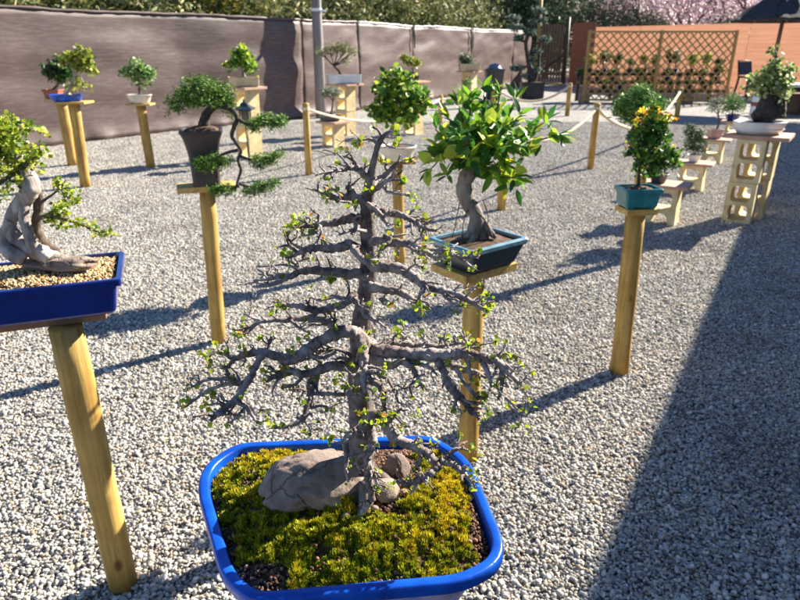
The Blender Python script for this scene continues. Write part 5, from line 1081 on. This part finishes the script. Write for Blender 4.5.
def left_group():
    Y = 9.29; pole_stand(-4.71, Y, .93, 'greenish pole stand behind, holding the terracotta pot', .07, (.34, .24), 0, (.0, 0))
    e = potted((-4.80, Y, .931), 'dark green bushy bonsai in terracotta pot before the tarpaulin'); rect_pot(e, .24, .18, .12, 'terracotta', .75)
    simple_tree(e, Y, [(58, 72, 11, 8), (52, 70, 7, 6), (64, 68, 7, 6), (58, 64, 7, 5), (62, 76, 6, 4)], (-4.8, Y, 1.04), (59, 79), .02, 1400, .05, OVAL, DKG, 'leaf', seed=22, clump=(150, .03))
    Y = 7.76; pole_stand(-3.83, Y, 1.01, 'orange brown pole stand under the blue oval pot', .06, (.36, .26), 0, (.04, 0))
    e = potted((-3.87, Y, 1.011), 'open yellow green bonsai with pale trunk in flat blue oval pot'); round_pot(e, .19, .075, 'blue_glaze', 0, .85, 1.0, .7)
    simple_tree(e, Y, [(85, 54, 8, 6), (76, 56, 8, 5), (66, 60, 7, 5), (90, 64, 6, 6), (80, 64, 7, 5), (92, 72, 5, 4), (78, 82, 5, 4), (70, 89, 6, 2), (84, 86, 4, 3)], (-3.87, Y, 1.07), (74, 72), .018, 720, .038, ROUND, YGR, 'leaf', 'bark_pale', 23, (110, .025))
    Y = 9.05; pole_stand(-3.5, Y, .885, 'lone pole stand under the small cream oval pot', .062, (.33, .22), 0, (-.02, 0))
    e = potted((-3.52, Y, .886), 'airy soft green bonsai in small cream oval pot'); round_pot(e, .165, .115, 'cream_glaze', 0, .75, 1, .72)
    simple_tree(e, Y, [(136, 70, 10, 6), (127, 72, 7, 5), (146, 74, 7, 6), (138, 65, 6, 4), (135, 82, 3, 3), (142, 85, 3, 3)], (-3.52, Y, .99), (138, 78), .013, 700, .045, OVAL, SOFT, 'leaf', 'bark_brown', 24, (110, .03))
    # hollow block stands
    Y = 9.9; block_stand(-2.28, Y, 1.055, 2, 'tall cream block stand under the square tan pot', math.radians(-40), .30, .24, (.50, .42))
    e = potted((-2.29, Y, 1.056), 'bright green little fig like bonsai in square tan pot', rz=math.radians(14)); rect_pot(e, .44, .36, .135, 'tan_pot', .94, .006)
    simple_tree(e, Y, [(240, 58, 9, 7), (232, 62, 6, 5), (248, 64, 6, 6), (242, 52, 6, 5), (251, 68, 4, 4)], (-2.27, Y, 1.18), (242, 68), .025, 520, .06, OVAL, GRN, 'leaf', 'bark_pale', 25, (90, .035))
    Y = 12.7; block_stand(-1.04, Y, .955, 2, 'tall cream block stand under the flat white tray pot', math.radians(-42), .30, .24, (.58, .46))
    e = potted((-1.06, Y, .956), 'wide spreading dark branched bonsai in flat white tray pot', rz=math.radians(14)); rect_pot(e, .62, .40, .16, 'white_glaze', .95, .006)
    simple_tree(e, Y, [(322, 53, 7, 3), (330, 50, 8, 3.5), (338, 47, 8, 4), (347, 49, 8, 4), (353, 52, 6, 3), (346, 60, 5, 3)], (-1.1, Y, 1.1), (334, 66), .028, 900, .05, BLADE, [(.14, .17, .05), (.20, .22, .07), (.08, .10, .03), (.26, .26, .10)], 'needle', 'bark_dark', 26, (130, .03))
    Y = 11.2; block_stand(-1.14, Y, .43, 1, 'low cream block stand before the tall one with the white tray', math.radians(-42), .30, .24, (.46, .36))
    e = potted((-1.18, Y, .431), 'small pale leafed bonsai in flat dark pot on low block'); rect_pot(e, .36, .24, .08, 'slate_glaze', .85)
    simple_tree(e, Y, [(331, 91, 9, 3.5), (326, 94, 5, 3), (337, 93, 5, 3)], (-1.18, Y, .5), (333, 101), .02, 520, .05, BLADE, GRY, 'needle', 'bark_brown', 27)
    Y = 12.8; block_stand(.26, Y, 1.0, 2, 'cream block stand behind the round headed shrub', math.radians(-42), .30, .24, (.5, .4))
    e = potted((.24, Y, 1.001), 'small yellow green windswept bonsai on block stand'); rect_pot(e, .26, .18, .09, 'dark_clay', .85)
    simple_tree(e, Y, [(410, 61, 7, 3.5), (405, 58, 4, 3), (416, 63, 4, 3)], (.24, Y, 1.07), (412, 68), .03, 420, .055, OVAL, YGR, 'leaf', 'bark_pale', 28)
    Y = 20.2; block_stand(2.06, Y, .93, 2, 'far cream block stand beside the dark bin', math.radians(-38), .36, .3, (.6, .5))
    e = potted((2.06, Y, .931), 'grey green bonsai in pale box pot by the dark bin'); rect_pot(e, .62, .45, .2, 'tan_pot', .95, .006)
    simple_tree(e, Y, [(466, 60, 6, 5), (470, 63, 4, 4), (463, 57, 4, 3)], (2.04, Y, 1.1), (467, 66), .04, 800, .08, BLADE, DKG + GRY, 'needle', 'bark_brown', 29, (90, .05))
    e = potted((1.95, Y - 1.6, 0), 'low green plant in clay pot before the far block stand'); round_pot(e, .15, .45, 'tan_pot', 0, .8)
    simple_tree(e, Y - 1.6, [(467, 82, 5, 3)], (1.95, Y - 1.6, .42), (467, 84), .02, 240, .07, BLADE, SOFT, 'needle', seed=30)
left_group()

# ------------------------------------------------------------------ rope barrier
POSTS = {}
def rope_post(key, px, py, pt, lb=None, h=None, r=.045):
    b = G(px, py); hh = h or A(px, pt, b.y).z
    e = empty('rope_post', (b.x, b.y, 0), lb, 'post', 'round posts of the rope barrier'); e['label'] = lb
    MB().tube([(0, 0, -.01), (0, 0, hh * .5), (.005, 0, hh - .015), (.005, 0, hh)], [r, r, r * .97, r * .8], 14, .01).build('shaft', 'wood_post', e, True)
    m = MB(); m.lathe([(r, -.018), (r + .008, -.018), (r + .008, .018), (r, .018)], 14, c=(0, 0, hh - .07)); m.build('ring', 'rope', e)
    POSTS[key] = Vector((b.x, b.y, hh - .07)); return e
rope_post('a', 309, 176, 103, 'round rope barrier post before the tarpaulin fence, opposite the grey pole')
rope_post('b', 440, 124, 95, 'short rope barrier post seen beside the round headed shrub', None, .05)
rope_post('c', 567, 116, 83, 'rope barrier post standing before the gate', None, .055)
rope_post('d', 590, 170, 103, 'rope barrier post between the broad leaved bonsai and feathery juniper')
rope_post('e', 501, 211, 124, 'rope barrier post behind the broad leaved bonsai', .88)
rope_post('f', 676, 121, 88, 'rope barrier post before the lattice screen', None, .055)
rope_post('g', 492, 118, 84, 'rope barrier post near the dark bin', None, .055)
def rope(a, b, sag, label, r=.012):
    p, q = POSTS[a], POSTS[b]; pts = [p.lerp(q, t / 20) + Vector((0, 0, -4 * sag * (t / 20) * (1 - t / 20))) for t in range(21)]
    m = MB(); m.tube(pts, r, 8, .06); o = m.build('rope', 'rope', None, True); tag(o, label, 'rope', 'ropes strung between the barrier posts')
rope('a', 'b', .30, 'sagging pale rope from the post by the tarpaulin fence to the short post', .016)
rope('b', 'g', .16, 'sagging pale rope from the short post towards the dark bin', .018)
rope('g', 'c', .34, 'sagging pale rope hanging before the black trough and gate', .028)
rope('e', 'd', .22, 'sagging thick pale rope behind the broad leaved bonsai', .018)
rope('d', 'f', .5, 'sagging pale rope behind the feathery juniper to the lattice post', .026)

# ------------------------------------------------------------------ lantern, bin, cloud pruned tree, shelves, furniture
def lantern():
    Y = 9.3; c = A(245, 114, Y); b = (c.x, Y, 0); e = empty('garden_lantern', b, 'small black pagoda roofed lantern on a stake before the tan pot stand', 'lantern')
    z = c.z
    MB().tube([(0, 0, 0), (0, 0, z - .12)], .012, 8).build('stake', 'black_plastic', e, True)
    m = MB(); m.box((0, 0, z - .11), (.15, .15, .025)); m.box((0, 0, z + .05), (.15, .15, .02))
    for sx in (-1, 1):
        for sy in (-1, 1): m.box((sx * .06, sy * .06, z - .03), (.018, .018, .14))
    m.build('frame', 'black_plastic', e); MB().box((0, 0, z - .03), (.095, .095, .13)).build('glass', 'glass_dark', e)
    m = MB(); m.loft([[(x * k, y * k, z + h) for x, y in rect_outline(.26, .26, .01)] for k, h in ((1, .06), (.97, .075), (.55, .11), (.3, .15), (.12, .165), (.10, .2))]); m.build('roof', 'slate_glaze', e)
lantern()
def bin_():
    b = G(487, 97); e = empty('waste_bin', (b.x, b.y - 1.5, 0), 'dark grey wheeled bin with a blue bag stuffed in its top', 'bin'); zt = .95
    m = MB(); m.loft([[(x, y, z) for x, y in rect_outline(w, d, .05)] for w, d, z in ((.42, .42, .03), (.44, .44, .05), (.56, .56, zt - .06), (.60, .60, zt - .05), (.60, .60, zt), (.54, .54, zt), (.52, .52, zt - .05))]); m.build('body', 'bin_plastic', e, True)
    m = MB(); m.lathe([(.25, 0), (.27, .03), (.2, .08), (.17, .15), (.06, .19), (.02, .2)], 14, c=(0, 0, zt - .03)); o = m.build('bag', 'blue_bag', e, True)
    for sx in (-1, 1): MB().tube([(sx * .2, .24, .07), (sx * .26, .24, .07)], .07, 14).build('wheel', 'black_plastic', e, True)
    MB().box((0, .33, zt - .03), (.5, .08, .04)).build('handle', 'bin_plastic', e)
bin_()
def niwaki():
    b = G(531, 99); Y = b.y; e = potted((b.x, Y, 0), 'tall cloud pruned pine with layered pads in black trough by the gate', name='cloud_pruned_tree'); e['category'] = 'tree'
    rect_pot(e, A(541, 90, Y).x - A(518, 90, Y).x, .55, A(531, 82, Y).z, 'black_plastic', .92, .01, foot=False)
    pads = [(539, 11, 7.5, 3.2), (513, 18, 6.5, 3), (516, 27, 7, 3), (533, 22, 4.5, 2.4), (530, 32, 7, 3.4), (519, 38, 5, 2.6), (545, 39, 6, 2.6), (537, 51, 4.5, 2.4), (533, 60, 4.5, 2.6), (517, 68, 7, 3), (536, 70, 4.5, 3), (527, 76, 4.5, 2.6), (543, 20, 4, 2.4)]
    T = [[(531, 84, 3.2, 0), (532, 74, 2.6, 0), (529, 64, 2.4, .05), (527, 52, 2.2, .05), (526, 42, 2, 0), (530, 32, 1.8, -.05), (537, 22, 1.4, 0), (539, 13, 1, 0)], [(533, 84, 2, 0), (538, 70, 1.6, 0), (539, 54, 1.4, 0), (540, 40, 1, 0)]]
    T += [[(529, 66, 1.4, .05), (522, 68, 1, 0), (517, 69, .8, 0)], [(526, 42, 1.4, 0), (520, 40, 1, 0), (516, 36, .8, 0)], [(530, 33, 1.3, 0), (522, 27, 1, 0), (514, 20, .8, 0)], [(531, 46, 1, 0), (540, 42, .8, 0), (546, 40, .7, 0)]]
    trunk(e, [path_px(t, Y) for t in T], 'bark_dark', .1, 5, 8, 'trunk', 31)
    for i, p in enumerate(pads):
        foliage(e, 'foliage_pad', blobs_px([p], Y), int(150 * p[2]), .075, BLADE, [(.035, .07, .04), (.08, .13, .08), (.20, .26, .20), (.36, .42, .36), (.016, .032, .02)], 'needle', .9, .3, 40 + i)
niwaki()
def shelves():
    Y = 20.75; x0, x1 = A(577, 90, Y).x, A(720, 90, Y).x; e = empty('plant_shelf', ((x0 + x1) / 2, Y, 0), 'three tier dark plank shelf of small potted trees behind the lattice screen', 'shelf'); w = x1 - x0
    tiers = [(A(600, 74.5, Y).z, .05), (A(600, 82.5, Y - .3).z, -.35), (A(600, 91, Y - .5).z, -.7)]
    for z, dy in tiers: MB().box((0, dy if False else 0.30 + dy, z), (w, .34, .09)).build('shelf_board', 'black_plastic', e)
    for k in range(5):
        x = -w / 2 + .12 + k * (w - .24) / 4; MB().box((x, .42, tiers[0][0] / 2 - .02), (.09, .09, tiers[0][0] - .05)).build('upright', 'dark_wood', e); MB().box((x, -.45, tiers[2][0] / 2 - .02), (.30, .18, tiers[2][0] - .05)).build('support_block', 'grey_wood', e)
    rg = random.Random(8); pal = [YGR, DKG, GRN, SOFT, DKG, GRY]; names = ['yellow green', 'dark green', 'fresh green', 'soft green', 'deep green', 'grey green']; pots = ['dark_clay', 'navy_glaze', 'terracotta', 'slate_glaze', 'dark_clay', 'black_plastic']; pn = ['dark clay', 'navy', 'terracotta', 'slate', 'dark clay', 'black']
    def mini(px, z, y, h, wd, k, j, tier):
        x = A(px, 75, y).x; e = potted((x, y, z + .036), '%s little tree in %s pot on the %s plank of the far shelf' % (names[k], pn[j], tier), 'little trees on the far shelf'); pr = .10
        round_pot(e, pr, .13, pots[j], 0, .75); c = Vector((x, y, z + .036 + .13 + h * .62))
        bl = [((x + rg.uniform(-.06, .06), y, c.z + h * .2), (wd * .6, wd * .6, h * .2)), ((x + rg.uniform(-.08, .08), y, c.z - h * .12), (wd * .75, wd * .7, h * .24)), ((x + rg.uniform(-.08, .08), y, c.z + .02), (wd, wd * .8, h * .14))]
        trunk(e, [[(x, y, z + .15, .022), (x + rg.uniform(-.04, .04), y, z + .17 + h * .3, .016), (c.x, y, c.z + h * .1, .008)]], 'bark_dark', .1, 4, 6, 'trunk', 50)
        foliage(e, 'crown', bl, int(260 + 300 * h), .06, OVAL, pal[k], 'leaf', .9, .3, int(px))
    top = [(589, .42, .16, 0, 3), (603, .52, .20, 1, 1), (616, .45, .13, 4, 0), (629, .30, .14, 3, 3), (643, .40, .13, 0, 4), (655, .42, .13, 3, 2), (667, .55, .09, 1, 5), (674, .52, .13, 5, 1), (690, .42, .15, 2, 3), (704, .46, .15, 2, 0), (716, .30, .15, 1, 5)]
    for px, h, wd, k, j in top: mini(px, tiers[0][0], Y + .33, h, wd, k, j, 'upper')
    for px, h, wd, k, j in [(583, .22, .14, 4, 5), (598, .16, .12, 1, 3), (612, .20, .12, 4, 4), (640, .22, .14, 1, 0), (654, .15, .10, 4, 2), (668, .18, .12, 1, 1), (688, .16, .12, 4, 3), (702, .20, .12, 3, 4), (718, .36, .13, 1, 0)]: mini(px, tiers[1][0], Y - .05, h, wd, k, j, 'middle')
    for px, h, wd, k, j in [(606, .14, .10, 1, 5), (622, .12, .12, 4, 1), (656, .12, .10, 1, 2), (672, .14, .1, 4, 4), (690, .12, .1, 1, 3), (706, .14, .1, 4, 5)]: mini(px, tiers[2][0], Y - .4, h, wd, k, j, 'lower')
shelves()
def furniture():
    # parasol of dark thatch
    Y = 17.6; c = A(779, 22, Y); e = empty('parasol', (c.x + .1, Y, 0), 'dark thatched parasol on a brown post before the orange wall', 'parasol')
    xl = A(737, 20, Y).x; R = c.x + .1 - xl
    MB().tube([(-.06, 0, 0), (-.03, 0, 1.2), (0, 0, 2.9)], [.055, .05, .045], 12, .03).build('post', 'gate_wood', e, True)
    ze = A(745, 20, Y).z; rgs = np.random.RandomState(3); m = MB(); K = 48; V = []
    rings = [(1.0, -.03), (1.02, .02), (.88, .16), (.7, .38), (.5, .62), (.3, .86), (.12, 1.08), (.03, 1.18)]
    for r, z in rings:
        for k in range(K):
            a = 2 * math.pi * k / K; j = rgs.uniform(-.03, .03); V.append((R * (r + j) * math.cos(a), R * (r + j) * math.sin(a), ze + z * R * .62 + rgs.uniform(-.03, .02)))
    Fc = [(i * K + k, i * K + (k + 1) % K, (i + 1) * K + (k + 1) % K, (i + 1) * K + k) for i in range(len(rings) - 1) for k in range(K)]
    inn = len(V)
    for r, z in ((.97, -.02), (.5, .55), (.05, 1.05)):
        for k in range(K): a = 2 * math.pi * k / K; V.append((R * r * math.cos(a), R * r * math.sin(a), ze + z * R * .62 - .03))
    Fc += [(inn + i * K + k, inn + (i + 1) * K + k, inn + (i + 1) * K + (k + 1) % K, inn + i * K + (k + 1) % K) for i in range(2) for k in range(K)] + [(k, inn + k, inn + (k + 1) % K, (k + 1) % K) for k in range(K)]
    m.add(V, Fc).build('thatch_canopy', 'thatch', e)
    for k in range(8):
        a = 2 * math.pi * k / 8 + .2; MB().beam((.05 * math.cos(a), .05 * math.sin(a), ze + R * .62 * .98), (R * .93 * math.cos(a), R * .93 * math.sin(a), ze - .04), .03, .04).build('rib', 'gate_wood', e)
    # chair with dark back
    Y = 21.0; b = A(749, 97, Y); e = empty('garden_chair', (A(749, 80, Y).x, Y, 0), 'black garden chair with dark sling back against the orange wall', 'chair', rz=.25)
    zs = A(749, 77, Y).z; zt = A(749, 62, Y).z
    MB().box((0, 0, zs), (.48, .45, .05)).build('seat', 'navy_cloth', e); m = MB(); m.beam((0, .22, zs + .06), (0, .32, zt), .42, .04, (0, 1, 0)); m.build('backrest', 'navy_cloth', e)
    for sx in (-1, 1):
        for sy in (-1, 1): MB().beam((sx * .22, sy * .2, zs - .02), (sx * .25, sy * .26, 0), .045).build('leg', 'black_plastic', e)
    MB().tube([(-.24, .2, zs), (-.24, .33, zt + .03), (.24, .33, zt + .03), (.24, .2, zs)], .02, 8).build('frame', 'black_plastic', e, True)
    # white table and dark box under the parasol, striped sack
    Y = 16.8; c = A(795, 85, Y); e = empty('garden_table', (c.x + .25, Y, 0), 'white topped garden table under the thatched parasol', 'table')
    MB().box((0, 0, c.z), (1.3, .8, .07)).build('table_top', 'white_paint', e, bevel=.01)
    MB().box((0, 0, c.z - .1), (1.15, .66, .1)).build('apron', 'black_plastic', e)
    for sx in (-1, 1):
        for sy in (-1, 1): MB().box((sx * .52, sy * .28, (c.z - .15) / 2), (.07, .07, c.z - .15)).build('leg', 'black_plastic', e)
    b = G(800, 114); e = empty('storage_box', (b.x + .25, b.y, 0), 'low dark brown storage box near the white table', 'box')
    zt = A(795, 94, b.y).z; MB().box((0, 0, zt * .44), (1.0, .6, zt * .88)).build('body', 'dark_wood', e, bevel=.01); MB().box((0, 0, zt * .94 + .002), (1.04, .64, zt * .12)).build('lid', 'dark_wood', e, bevel=.01)
    Y = 15.0; c = A(759, 101, Y); e = empty('striped_sack', (c.x, Y, 0), 'upright white sack with red band behind the big white pot', 'sack'); r = 7 * M(Y); zt = A(759, 89, Y).z
    MB().lathe([(r * .8, 0), (r, .04), (r * 1.02, zt * .5), (r, zt * .8), (r * .8, zt * .95), (r * .3, zt)], 16, 1, .7).build('sack_body', 'white_paint', e, True)
    MB().lathe([(r * 1.02, zt * .5), (r * 1.04, zt * .5), (r * 1.04, zt * .62), (r * 1.02, zt * .62)], 16, 1, .72).build('band', 'red_band', e, True)
furniture()
